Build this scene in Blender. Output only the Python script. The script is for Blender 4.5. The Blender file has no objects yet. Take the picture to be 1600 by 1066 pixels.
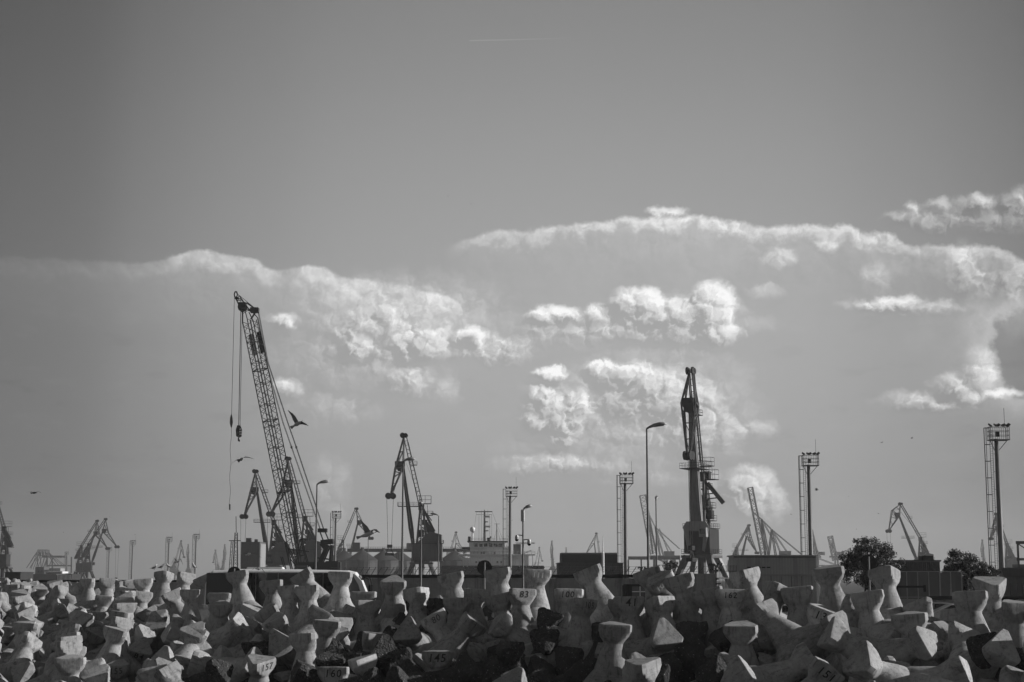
import bpy, bmesh, math, random
from math import radians, sin, cos, pi, atan2, hypot, sqrt
from mathutils import Vector, Matrix, Quaternion, noise as mnoise

# ------------------------------------------------------------------ camera
scene = bpy.context.scene
F = 2500.0            # focal length in photograph pixels (1600 wide)
PITCH = math.atan(372.0 / F)
CAMZ = 3.0
cam_d = bpy.data.cameras.new("camera")
cam_d.sensor_width = 36.0
cam_d.lens = 36.0 * F / 1600.0
cam_d.clip_start = 0.5
cam_d.clip_end = 9000.0
cam = bpy.data.objects.new("camera", cam_d)
scene.collection.objects.link(cam)
cam.location = (0, 0, CAMZ)
cam.rotation_euler = (pi / 2 + PITCH, 0, 0)
scene.camera = cam

vs = scene.view_settings
vs.view_transform = 'Standard'
vs.look = 'None'
vs.exposure = 0.0
vs.gamma = 1.0
vs.use_curve_mapping = False

# ------------------------------------------------------------------ sun
SUN_EL = radians(18.0)
SUN_AZ = radians(85.0)        # clockwise from the view direction (+Y)
sun_dir = Vector((sin(SUN_AZ) * cos(SUN_EL), cos(SUN_AZ) * cos(SUN_EL), sin(SUN_EL)))
sd = bpy.data.lights.new("sun", 'SUN')
sd.energy = 5.0
sd.angle = radians(0.5)
sd.color = (1.0, 0.99, 0.985)
so = bpy.data.objects.new("sun", sd)
so.rotation_euler = sun_dir.to_track_quat('Z', 'Y').to_euler()
so.location = (60, -20, 60)
scene.collection.objects.link(so)


def ray(px, py):
    X, Y = px - 800.0, 533.0 - py
    c, s = cos(PITCH), sin(PITCH)
    return Vector((X, c * F - s * Y, s * F + c * Y))


def azel(px, py):
    d = ray(px, py)
    return F * atan2(d.x, d.y), F * atan2(d.z, hypot(d.x, d.y))


# ------------------------------------------------------------------ node helper
class NB:
    """tiny expression builder for shader node trees"""
    def __init__(self, tree):
        self.t = tree

    def new(self, typ, **kw):
        n = self.t.nodes.new(typ)
        for k, v in kw.items():
            setattr(n, k, v)
        return n

    def _set(self, sock, v):
        if hasattr(v, 'is_linked') or isinstance(v, bpy.types.NodeSocket):
            self.t.links.new(v, sock)
        else:
            sock.default_value = v

    def m(self, op, *a, clamp=False):
        n = self.new('ShaderNodeMath', operation=op, use_clamp=clamp)
        for i, v in enumerate(a):
            self._set(n.inputs[i], v)
        return n.outputs[0]

    def v(self, op, *a):
        n = self.new('ShaderNodeVectorMath', operation=op)
        for i, v in enumerate(a):
            self._set(n.inputs[i], v)
        return n.outputs['Value'] if op in ('DOT_PRODUCT', 'LENGTH') else n.outputs[0]

    def step(self, x, a, b, lo=0.0, hi=1.0, kind='SMOOTHSTEP'):
        n = self.new('ShaderNodeMapRange', interpolation_type=kind)
        for k, val in (('Value', x), ('From Min', a), ('From Max', b), ('To Min', lo), ('To Max', hi)):
            self._set(n.inputs[k], val)
        return n.outputs['Result']

    def noise(self, vec, scale, detail=4.0, rough=0.55, dims='3D'):
        n = self.new('ShaderNodeTexNoise', noise_dimensions=dims)
        self._set(n.inputs['Vector'], vec)
        n.inputs['Scale'].default_value = scale
        n.inputs['Detail'].default_value = detail
        n.inputs['Roughness'].default_value = rough
        return n

    def curve(self, x, pts):
        """float curve through pts (x,y already in 0..1)"""
        n = self.new('ShaderNodeFloatCurve')
        c = n.mapping.curves[0]
        while len(c.points) > 2:
            c.points.remove(c.points[-1])
        c.points[0].location = pts[0]
        c.points[1].location = pts[-1]
        for p in pts[1:-1]:
            c.points.new(*p)
        n.mapping.use_clip = False
        n.mapping.update()
        self._set(n.inputs['Value'], x)
        return n.outputs[0]


# ------------------------------------------------------------------ sky
# x, y, rx, ry, weight (photograph pixels turned into azimuth/elevation)
CLOUDS = [
    (996, 476, 38, 21, 1), (1050, 492, 84, 22, 1), (1108, 488, 36, 34, 1.1), (1020, 502, 92, 20, .5),
    (1118, 515, 28, 20, 1), (940, 492, 26, 14, .7), (866, 493, 40, 12, .8), (900, 508, 60, 14, .45), (845, 510, 30, 11, .5),
    (736, 527, 26, 16, .9), (770, 545, 60, 20, .6), (655, 537, 44, 24, .95), (690, 520, 22, 10, .6),
    (560, 538, 22, 20, .9), (548, 518, 26, 14, .7), (600, 500, 80, 30, .6), (640, 592, 36, 22, .5), (690, 610, 26, 18, .3),
    (446, 502, 22, 12, .6), (448, 606, 24, 12, .5), (520, 640, 50, 22, .25), (590, 575, 30, 16, .35),
    (945, 578, 26, 14, .9), (985, 588, 46, 22, 1.0), (1020, 605, 48, 26, 1.0), (1060, 625, 60, 30, .8),
    (1000, 625, 70, 32, .7), (1080, 660, 70, 40, .6), (1110, 680, 50, 30, .5), (1000, 665, 90, 26, .45), (1165, 672, 34, 14, .45),
    (850, 622, 22, 20, .9), (902, 632, 26, 20, 1.0), (842, 658, 26, 16, .9), (882, 658, 30, 24, 1.0), (866, 640, 40, 34, .8), (880, 685, 20, 12, .7),
    (862, 583, 24, 10, .9), (905, 610, 60, 20, .3),
    (870, 724, 80, 14, .5), (820, 728, 50, 12, .4), (960, 728, 70, 14, .3), (1000, 745, 60, 12, .25),
    (1168, 768, 34, 30, .8), (1195, 785, 24, 26, .6), (1128, 770, 26, 24, .4), (514, 770, 22, 40, .3),
    (1418, 338, 24, 8, .45), (1430, 326, 12, 9, .4), (1466, 322, 20, 9, .35), (1528, 318, 28, 12, .5), (1596, 322, 24, 22, .5),
    (1490, 342, 70, 16, .4), (1560, 345, 60, 16, .35),
    (1385, 476, 50, 11, .6), (1440, 482, 60, 10, .4), (1535, 618, 50, 8, .6), (1470, 628, 70, 13, .5),
    (1532, 582, 20, 26, .55), (1500, 606, 38, 18, .6), (1450, 626, 50, 14, .5), (985, 512, 150, 18, .55), (1075, 500, 60, 34, .75), (600, 545, 110, 22, .45), (1060, 650, 90, 50, .5),
    (620, 490, 130, 44, .42), (560, 560, 110, 40, .25), (1010, 625, 120, 60, .5), (960, 700, 120, 34, .25), (1120, 520, 40, 14, .5), (880, 520, 90, 22, .35),
    (1290, 385, 14, 8, .3), (1365, 438, 18, 16, .3), (1215, 405, 22, 12, .35), (1195, 457, 18, 8, .2),
    (1530, 440, 34, 20, .45), (1590, 440, 30, 26, .45), (1505, 420, 22, 34, .4), (1070, 548, 40, 8, .25), (1042, 331, 24, 8, .55),
]


def cumulus(B, Ps, bil, blobs):
    acc = None
    for (x, y, rx, ry, w) in blobs:
        u, v = azel(x, y)
        rx *= 1.50
        ry *= 1.50
        q = B.new('ShaderNodeVectorMath', operation='MULTIPLY_ADD')
        B.t.links.new(Ps, q.inputs[0])
        q.inputs[1].default_value = (1 / rx, 1 / ry, 0)
        q.inputs[2].default_value = (-u / rx, -v / ry, 0)
        d = B.v('DOT_PRODUCT', q.outputs[0], q.outputs[0])
        k = B.m('MULTIPLY_ADD', d, -w, w)
        acc = k if acc is None else B.m('MAXIMUM', acc, k)
    return acc


world = bpy.data.worlds.new("World")
scene.world = world
world.use_nodes = True
wt = world.node_tree
wt.nodes.clear()
B = NB(wt)
geo = B.new('ShaderNodeTexCoord')
D = geo.outputs['Generated']
sky = B.new('ShaderNodeTexSky', sky_type='NISHITA')
sky.sun_disc = False
sky.sun_elevation = SUN_EL
sky.sun_rotation = SUN_AZ
sky.air_density = 1.0
sky.dust_density = 1.6
sky.ozone_density = 1.0
# black and white film: luminance of the physical sky
bw = B.new('ShaderNodeRGBToBW')
wt.links.new(sky.outputs[0], bw.inputs[0])
lum = bw.outputs[0]
sx = B.new('ShaderNodeSeparateXYZ')
wt.links.new(D, sx.inputs[0])
dx, dy, dz = sx.outputs
az = B.m('MULTIPLY', B.m('ARCTAN2', dx, dy), F)
el = B.m('MULTIPLY', B.m('ARCSINE', dz), F)
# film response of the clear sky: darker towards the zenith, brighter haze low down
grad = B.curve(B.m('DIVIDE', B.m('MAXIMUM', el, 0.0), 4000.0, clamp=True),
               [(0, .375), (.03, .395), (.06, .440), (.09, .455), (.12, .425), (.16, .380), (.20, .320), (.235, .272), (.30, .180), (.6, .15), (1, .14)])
# vignette put into the sky by azimuth; level behind camera raised to fill shade
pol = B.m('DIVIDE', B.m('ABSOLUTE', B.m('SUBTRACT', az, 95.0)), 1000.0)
vignette_fill = B.curve(B.m('DIVIDE', pol, 8.0, clamp=True), [(0, 1.0), (.03, .97), (.06, .82), (.085, .60), (.105, .42), (.14, .36), (.19, .42), (.3, .46), (.6, .55), (1, .56)])
base = B.m('MULTIPLY', grad, vignette_fill)
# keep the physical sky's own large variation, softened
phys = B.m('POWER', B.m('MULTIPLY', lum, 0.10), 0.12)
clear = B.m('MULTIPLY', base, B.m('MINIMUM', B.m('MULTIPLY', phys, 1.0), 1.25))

cP = B.new('ShaderNodeCombineXYZ')
wt.links.new(az, cP.inputs[0])
wt.links.new(el, cP.inputs[1])
P = cP.outputs[0]
OFF = (13.0, 11.0, 0)      # towards the sun
jit = B.noise(P, 1 / 30.0, 5.0, 0.6, '2D').outputs['Color']
Pj = B.v('MULTIPLY_ADD', B.v('SUBTRACT', jit, (0.5, 0.5, 0.5)), (30.0, 22.0, 0), P)


def billow(vec):
    v = B.new('ShaderNodeTexVoronoi', feature='F1', voronoi_dimensions='2D')
    wt.links.new(vec, v.inputs['Vector'])
    v.inputs['Scale'].default_value = 1 / 40.0
    v.inputs['Detail'].default_value = 3.0
    v.inputs['Roughness'].default_value = 0.5
    d = v.outputs['Distance']
    return B.m('MULTIPLY_ADD', B.m('MULTIPLY', d, d), -1.0, 0.30)


Pv = B.v('MULTIPLY_ADD', B.v('SUBTRACT', jit, (0.5, 0.5, 0.5)), (34.0, 28.0, 0), P)
b0 = billow(Pv)
P1 = B.v('ADD', Pj, OFF)
b1 = billow(B.v('ADD', Pv, (5.0, 4.2, 0)))
bslope = B.m('SUBTRACT', b0, b1)

# ---- large anvil banks: a crisp lit upper rim that melts into the haze beneath it
nz = B.noise(P, 1 / 42.0, 6.0, 0.62, '2D')
nzs = B.new('ShaderNodeSeparateXYZ')
wt.links.new(nz.outputs['Color'], nzs.inputs[0])
nA = B.m('SUBTRACT', nzs.outputs[0], 0.5)
nB = B.m('SUBTRACT', nzs.outputs[1], 0.5)
nBg = B.noise(P, 1 / 120.0, 5.0, 0.6, '2D').outputs['Fac']


def bank(rim, strength, amp, decay, front=9.0, bl=.4, br=1.0):
    """rim: [(px,py)], strength: [(px, value)]"""
    pr = [azel(*p) for p in rim]
    u0, u1 = pr[0][0], pr[-1][0]
    v0 = min(p[1] for p in pr) - 1
    v1 = max(p[1] for p in pr) + 1
    t = B.m('DIVIDE', B.m('SUBTRACT', az, u0), u1 - u0)
    tc = B.m('MINIMUM', B.m('MAXIMUM', t, 0.0), 1.0)
    e = B.curve(tc, [((p[0] - u0) / (u1 - u0), (p[1] - v0) / (v1 - v0)) for p in pr])
    e = B.m('MULTIPLY_ADD', e, v1 - v0, v0)
    depth = B.m('SUBTRACT', e, el)
    depth = B.m('ADD', depth, B.m('MULTIPLY', nA, amp))
    st = B.curve(tc, [((azel(x, rim[0][1])[0] - u0) / (u1 - u0), s) for x, s in strength])
    on = B.step(depth, 0.0, front)
    ragged = B.m('MULTIPLY_ADD', nB, 70.0, depth)
    fall = B.m('ADD', B.m('MULTIPLY', B.step(ragged, decay * 1.35, decay * .45), 0.62),
               B.m('MULTIPLY', B.m('EXPONENT', B.m('DIVIDE', B.m('MAXIMUM', depth, 0.0), -2.2 * decay)), 0.30))
    fade = B.m('MULTIPLY', B.step(t, -0.005, 0.06), B.step(t, 1.02, 0.96 if br < 1 else 1.0))
    bfade = B.m('MULTIPLY', B.step(t, -0.01, bl), B.step(t, 1.15, br))
    return depth, B.m('MULTIPLY', B.m('MULTIPLY', on, fall), B.m('MULTIPLY', st, fade)), on, bfade


d1, r1, on1, fd1 = bank(
    [(690, 390), (760, 360), (830, 354), (900, 345), (960, 337), (1020, 335), (1080, 334), (1140, 340), (1200, 349),
     (1290, 347), (1350, 355), (1400, 366), (1440, 382), (1500, 378), (1550, 384), (1590, 396), (1625, 430)],
    [(690, .0), (760, .5), (850, .6), (960, .85), (1080, 1.0), (1160, .95), (1230, .75), (1300, .85), (1400, .75), (1450, .5), (1520, .55), (1625, .5)],
    26.0, 24.0, 10.0)
d2, r2, on2, fd2 = bank(
    [(-60, 398), (120, 402), (240, 405), (275, 396), (310, 389), (350, 394), (400, 405), (440, 420), (462, 418), (490, 411),
     (520, 420), (545, 432), (600, 436), (650, 448), (690, 459), (715, 470), (724, 486)],
    [(-60, .06), (120, .10), (240, .25), (290, .75), (350, .8), (420, .65), (450, .3), (490, .95), (530, .6), (600, .45), (660, .6), (724, .7)],
    18.0, 30.0, 7.0, bl=.02, br=.80)
# broad body glow under each rim
body1 = B.m('MULTIPLY', B.m('MULTIPLY', on1, fd1), B.step(d1, 330.0, 40.0, 0.0, 0.022))
westfade = B.step(az, azel(-40, 400)[0], azel(330, 400)[0], 0.25, 1.0)
body2 = B.m('MULTIPLY', B.m('MULTIPLY', B.m('MULTIPLY', B.step(d2, -6.0, 26.0), fd2), westfade), B.step(d2, 140.0, 20.0, 0.0, 0.042))
# streaky structure inside the bodies
tex = B.m('MULTIPLY', B.m('SUBTRACT', nBg, 0.44), 0.62)
inb = B.m('MULTIPLY', B.m('MULTIPLY', on1, fd1), B.step(d1, 190.0, 20.0))
eastw = B.step(az, azel(1250, 400)[0], azel(1480, 400)[0], 0.25, 1.0)
in1 = B.m('MULTIPLY', B.m('MULTIPLY', inb, eastw), B.m('MAXIMUM', tex, -0.01))
inb2 = B.m('MULTIPLY', B.m('MULTIPLY', on2, fd2), B.step(d2, 110.0, 10.0))
in2 = B.m('MULTIPLY', B.m('MULTIPLY', inb2, B.step(az, azel(420, 400)[0], azel(640, 400)[0], 0.1, 1.0)), B.m('MAXIMUM', tex, -0.01))
# curl on the right: bright rim round a gap of clear dark sky
hu, hv = azel(1648, 548)
q = B.v('MULTIPLY', B.v('SUBTRACT', B.v('ADD', P, B.v('MULTIPLY', B.v('SUBTRACT', nz.outputs['Color'], (.5, .5, .5)), (60, 46, 0))), (hu, hv, 0)), (1.0, 1.25, 0))
r = B.v('LENGTH', q)
edge_on = B.step(r, 86.0, 112.0)
qs = B.new('ShaderNodeSeparateXYZ')
wt.links.new(q, qs.inputs[0])
leftside = B.m('MULTIPLY', B.step(qs.outputs[0], 30.0, -50.0), B.step(qs.outputs[1], 110.0, 60.0, .25, 1.0))
rimc = B.m('MULTIPLY', B.m('MULTIPLY', edge_on, B.m('EXPONENT', B.m('DIVIDE', B.m('MAXIMUM', B.m('SUBTRACT', r, 100.0), 0.0), -26.0))), B.m('MULTIPLY', leftside, 0.27))
gap = B.m('MULTIPLY', B.m('SUBTRACT', 1.0, edge_on), -0.035)

# contrail
c0 = azel(733, 63.5)
c1 = azel(925, 58)
sl = (c1[1] - c0[1]) / (c1[0] - c0[0])
cl = B.m('SUBTRACT', el, B.m('MULTIPLY_ADD', B.m('SUBTRACT', az, c0[0]), sl, c0[1]))
ctr = B.m('MULTIPLY', B.step(B.m('ABSOLUTE', cl), 1.5, 0.3),
          B.m('MULTIPLY', B.step(az, c0[0] - 1, c0[0] + 2), B.step(az, c1[0], c0[0] + 20, 0.0, 0.055)))
# faint horizontal smudges low in the left sky
smn = B.noise(B.v('MULTIPLY', P, (0.35, 1.0, 0)), 1 / 34.0, 4.0, 0.55, '2D').outputs['Fac']
smu = B.m('MULTIPLY', B.step(smn, 0.60, 0.76), B.m('MULTIPLY', B.step(el, 60, 180), B.step(el, 520, 300, 0.0, -0.018)))
wisp = B.m('MULTIPLY', B.step(smn, 0.45, 0.25), B.m('MULTIPLY', B.step(el, 20, 160), B.step(el, 560, 300, 0.0, 0.012)))

relief = B.m('MAXIMUM', B.m('MULTIPLY_ADD', bslope, 0.30, B.m('MULTIPLY_ADD', nB, 0.45, 0.44)), 0.12)
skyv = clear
for t in (B.m('MULTIPLY', r1, relief), B.m('MULTIPLY', r2, B.m('MULTIPLY', relief, 0.8)), body1, body2, in1, in2, rimc, gap, wisp, smu):
    skyv = B.m('ADD', skyv, t)
skyv = B.m('MAXIMUM', skyv, 0.02)


def background(val):
    cc = B.new('ShaderNodeCombineColor')
    for i in range(3):
        wt.links.new(val, cc.inputs[i])
    bg = B.new('ShaderNodeBackground')
    wt.links.new(cc.outputs[0], bg.inputs['Color'])
    return bg.outputs[0]


def choose(fac, a, b):
    """fac 0 -> a, 1 -> b; the branch not taken costs nothing"""
    mx = B.new('ShaderNodeMixShader')
    wt.links.new(fac, mx.inputs[0])
    wt.links.new(a, mx.inputs[1])
    wt.links.new(b, mx.inputs[2])
    return mx.outputs[0]


def tile_group(inside):
    g = bpy.data.node_groups.new("cumulus_tile", 'ShaderNodeTree')
    for nm, st in (("Pj", 'Vector'), ("P1", 'Vector'), ("b0", 'Float'), ("bs", 'Float'), ("sky", 'Float')):
        g.interface.new_socket(nm, in_out='INPUT', socket_type='NodeSocket' + st)
    g.interface.new_socket("S", in_out='OUTPUT', socket_type='NodeSocketShader')
    b = NB(g)
    gi = b.new('NodeGroupInput').outputs
    m0 = cumulus(b, gi[0], None, inside)
    m1 = cumulus(b, gi[1], None, inside)
    alpha = b.step(b.m('MULTIPLY_ADD', gi[2], 0.17, m0), -0.20, 0.62)
    lit = b.m('MULTIPLY_ADD', b.m('SUBTRACT', m0, m1), 0.70, 0.125)
    lit = b.m('MULTIPLY_ADD', gi[3], b.m('MULTIPLY', alpha, 0.42), lit)
    lit = b.m('MAXIMUM', b.m('MINIMUM', lit, 0.60), -0.035)
    val = b.m('MULTIPLY_ADD', alpha, lit, gi[4])
    c = b.new('ShaderNodeCombineColor')
    for i in range(3):
        g.links.new(val, c.inputs[i])
    bgn = b.new('ShaderNodeBackground')
    g.links.new(c.outputs[0], bgn.inputs['Color'])
    g.links.new(bgn.outputs[0], b.new('NodeGroupOutput').inputs[0])
    return g


def tile(u0, u1, v0, v1, depth):
    MU, MV = 34.0, 30.0
    inside = []
    for bl in CLOUDS:
        u, v = azel(bl[0], bl[1])
        if u + bl[2] * 1.50 + MU > u0 and u - bl[2] * 1.50 - MU < u1 and v + bl[3] * 1.50 + MV > v0 and v - bl[3] * 1.50 - MV < v1:
            inside.append(bl)
    if not inside:
        return plain
    if depth == 0 or len(inside) <= 5:
        g = tile_group(inside)
        n = B.new('ShaderNodeGroup')
        n.node_tree = g
        for k, val in enumerate((Pj, P1, b0, bslope, skyv)):
            wt.links.new(val, n.inputs[k])
        return n.outputs[0]
    if (u1 - u0) > (v1 - v0):
        m = (u0 + u1) / 2
        return choose(B.m('GREATER_THAN', az, m), tile(u0, m, v0, v1, depth - 1), tile(m, u1, v0, v1, depth - 1))
    m = (v0 + v1) / 2
    return choose(B.m('GREATER_THAN', el, m), tile(u0, u1, v0, m, depth - 1), tile(u0, u1, m, v1, depth - 1))


plain = background(skyv)
U, V0, V1 = 1000.0, 0.0, 660.0
cloudy = tile(-U, U, V0, V1, 6)
outer = B.m('MULTIPLY', B.m('LESS_THAN', B.m('ABSOLUTE', az), U),
            B.m('MULTIPLY', B.m('GREATER_THAN', el, V0), B.m('LESS_THAN', el, V1)))
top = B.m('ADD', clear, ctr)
wo = B.new('ShaderNodeOutputWorld')
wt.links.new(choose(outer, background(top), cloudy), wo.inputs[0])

# ------------------------------------------------------------------ materials
COL = scene.collection
MATS = {}


def mat(name, base, rough=0.7, metal=0.0, var=0.25, scale=1.2, bump=0.0, bscale=8.0, spec=0.4, streak=0.0, rnd=0.0):
    """grey procedural surface: mottled base, optional vertical run-off streaks and fine relief"""
    if name in MATS:
        return MATS[name]
    m = bpy.data.materials.new(name)
    m.use_nodes = True
    t = m.node_tree
    t.nodes.clear()
    b = NB(t)
    co = b.new('ShaderNodeTexCoord').outputs['Object']
    n1 = b.noise(co, scale, 5.0, 0.6).outputs['Fac']
    n2 = b.noise(co, scale * 7.3, 3.0, 0.6).outputs['Fac']
    f = b.m('MULTIPLY_ADD', b.m('SUBTRACT', n1, 0.5), var * 2.4, 1.0)
    f = b.m('MULTIPLY_ADD', b.m('SUBTRACT', n2, 0.5), var * 1.1, f)
    if streak > 0:
        st = b.noise(b.v('MULTIPLY', co, (1.0, 1.0, 0.10)), scale * 4.0, 3.0, 0.6).outputs['Fac']
        f = b.m('MULTIPLY', f, b.step(st, 0.48, 0.66, 1.0, 1.0 - streak))
    if rnd > 0:
        oi = b.new('ShaderNodeObjectInfo').outputs['Random']
        f = b.m('MULTIPLY', f, b.m('MULTIPLY_ADD', oi, rnd * 2, 1.0 - rnd))
    v = b.m('MAXIMUM', b.m('MULTIPLY', f, base), 0.004)
    c = b.new('ShaderNodeCombineColor')
    for i in range(3):
        t.links.new(v, c.inputs[i])
    p = b.new('ShaderNodeBsdfPrincipled')
    t.links.new(c.outputs[0], p.inputs['Base Color'])
    p.inputs['Roughness'].default_value = rough
    p.inputs['Metallic'].default_value = metal
    p.inputs['Specular IOR Level'].default_value = spec
    if bump > 0:
        bn = b.noise(co, bscale, 4.0, 0.65).outputs['Fac']
        bu = b.new('ShaderNodeBump')
        bu.inputs['Strength'].default_value = bump
        bu.inputs['Distance'].default_value = 0.05
        t.links.new(bn, bu.inputs['Height'])
        t.links.new(bu.outputs[0], p.inputs['Normal'])
    o = b.new('ShaderNodeOutputMaterial')
    t.links.new(p.outputs[0], o.inputs[0])
    MATS[name] = m
    return m


def concrete_mat(name, base, dark=False):
    m = bpy.data.materials.new(name)
    m.use_nodes = True
    t = m.node_tree
    t.nodes.clear()
    b = NB(t)
    tc = b.new('ShaderNodeTexCoord')
    co0 = tc.outputs['Object']
    oi = b.new('ShaderNodeObjectInfo').outputs['Random']
    shift = b.new('ShaderNodeCombineXYZ')
    t.links.new(b.m('MULTIPLY', oi, 37.0), shift.inputs[0])
    t.links.new(b.m('MULTIPLY', oi, 91.0), shift.inputs[1])
    co = b.v('ADD', co0, shift.outputs[0])
    n1 = b.noise(co, 0.9, 5.0, 0.62).outputs['Fac']
    n2 = b.noise(co, 5.0, 5.0, 0.65).outputs['Fac']
    n3 = b.noise(co, 24.0, 3.0, 0.6).outputs['Fac']
    f = b.m('MULTIPLY_ADD', b.m('SUBTRACT', n1, 0.5), 1.1, 1.0)
    f = b.m('MULTIPLY_ADD', b.m('SUBTRACT', n2, 0.5), 0.95, f)
    f = b.m('MULTIPLY_ADD', b.m('SUBTRACT', n3, 0.5), 0.22, f)
    f = b.m('MULTIPLY', f, b.m('MULTIPLY_ADD', oi, 0.40, 0.80))
    bu = b.new('ShaderNodeBump')
    if dark:
        vo = b.new('ShaderNodeTexVoronoi', feature='F1')
        t.links.new(co, vo.inputs['Vector'])
        vo.inputs['Scale'].default_value = 9.0
        rc = b.new('ShaderNodeSeparateColor')
        t.links.new(vo.outputs['Color'], rc.inputs[0])
        peb = b.m('MULTIPLY', b.step(rc.outputs[0], 0.55, 1.0, 0.0, 5.5), b.step(vo.outputs['Distance'], 0.42, 0.15))
        f = b.m('ADD', f, b.m('MULTIPLY', peb, b.step(n2, .44, .56)))
        bu.inputs['Strength'].default_value = 0.9
        bu.inputs['Distance'].default_value = 0.09
        t.links.new(b.m('MULTIPLY_ADD', vo.outputs['Distance'], -0.8, b.m('MULTIPLY', n2, 2.0)), bu.inputs['Height'])
    else:
        # rust and run-off streaks, pour lines, form-work pin holes
        st = b.noise(b.v('MULTIPLY', co, (1.0, 1.0, 0.13)), 7.0, 4.0, 0.6).outputs['Fac']
        f = b.m('MULTIPLY', f, b.step(st, 0.52, 0.70, 1.0, 0.62))
        lift = b.m('ABSOLUTE', b.m('SUBTRACT', b.m('FRACT', b.m('MULTIPLY_ADD', b.m('ADD', b.new_z(co0), b.m('MULTIPLY', b.m('SUBTRACT', n1, .5), .22)), 1.05, 0.2)), 0.5))
        f = b.m('MULTIPLY', f, b.step(lift, 0.0, 0.018, 0.78, 1.0))
        stain = b.noise(co, 1.7, 6.0, 0.7).outputs['Fac']
        f = b.m('MULTIPLY', f, b.step(stain, 0.53, 0.70, 1.0, 0.50))
        vo = b.new('ShaderNodeTexVoronoi', feature='F1')
        t.links.new(co, vo.inputs['Vector'])
        vo.inputs['Scale'].default_value = 4.2
        f = b.m('MULTIPLY', f, b.step(vo.outputs['Distance'], 0.05, 0.10, 0.35, 1.0))
        bu.inputs['Strength'].default_value = 0.45
        bu.inputs['Distance'].default_value = 0.04
        t.links.new(b.m('ADD', n2, b.m('MULTIPLY', n3, 0.35)), bu.inputs['Height'])
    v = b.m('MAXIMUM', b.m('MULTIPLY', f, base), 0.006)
    c = b.new('ShaderNodeCombineColor')
    for i in range(3):
        t.links.new(v, c.inputs[i])
    p = b.new('ShaderNodeBsdfPrincipled')
    t.links.new(c.outputs[0], p.inputs['Base Color'])
    p.inputs['Roughness'].default_value = 0.9
    p.inputs['Specular IOR Level'].default_value = 0.25
    t.links.new(bu.outputs[0], p.inputs['Normal'])
    o = b.new('ShaderNodeOutputMaterial')
    t.links.new(p.outputs[0], o.inputs[0])
    MATS[name] = m
    return m


def _new_z(self, vec):
    s = self.new('ShaderNodeSeparateXYZ')
    self.t.links.new(vec, s.inputs[0])
    return s.outputs[2]


NB.new_z = _new_z

concrete = concrete_mat("pale_concrete", 0.335)
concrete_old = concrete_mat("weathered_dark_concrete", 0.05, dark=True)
steel_dark = mat("dark_crane_paint", 0.030, 0.75, 0, .25, .3, spec=.15)
steel_mid = mat("grey_crane_paint", 0.090, 0.65, 0, .25, .3, streak=.25, spec=.25)
jib_grey = mat("jib_grey_paint", 0.17, 0.5, 0, .2, .3, streak=.3)
steel_pale = mat("pale_crane_paint", 0.30, 0.5, 0, .2, .3, streak=.3)
galv = mat("galvanised_steel", 0.28, 0.45, 0.3, .15, 1.0)
black = mat("black_rubber", 0.012, 0.8, 0, .2, 2)
white_paint = mat("white_paint", 0.80, 0.35, 0, .06, .8, streak=.12)
glass_dark = mat("dark_glass", 0.012, 0.06, 0, 0.1, 1, spec=0.7)
glass_pale = mat("windscreen_glass", 0.10, 0.08, 0, 0.1, 1, spec=0.9)
wall_mat = mat("stained_concrete_wall", 0.30, 0.9, 0, .35, .7, bump=.3, streak=.35)
asphalt = mat("asphalt", 0.05, 0.9, 0, .25, .3, bump=.3)
sheet = mat("sheet_metal", 0.12, 0.5, 0.2, .15, .4, streak=.2)
sheet_dark = mat("dark_sheet_metal", 0.035, 0.6, 0.1, .25, .4, streak=.2)
bird_white = mat("white_feathers", 0.55, 0.8, 0, .1, 9)
bird_grey = mat("grey_feathers", 0.22, 0.8, 0, .15, 9)
bird_dark = mat("dark_feathers", 0.05, 0.8, 0, .15, 9)
paint_black = mat("black_number_paint", 0.018, 0.8, 0, .3, 6)
paint_grey = mat("faded_number_paint", 0.09, 0.8, 0, .4, 6)
paint_pale = mat("pale_number_paint", 0.75, 0.8, 0, .3, 6)


# ------------------------------------------------------------------ mesh helpers
def P3(px, py, Y):
    """world point seen at photograph pixel (px, py) on the plane y = Y"""
    d = ray(px, py)
    k = Y / d.y
    return Vector((d.x * k, Y, CAMZ + d.z * k))


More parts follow.
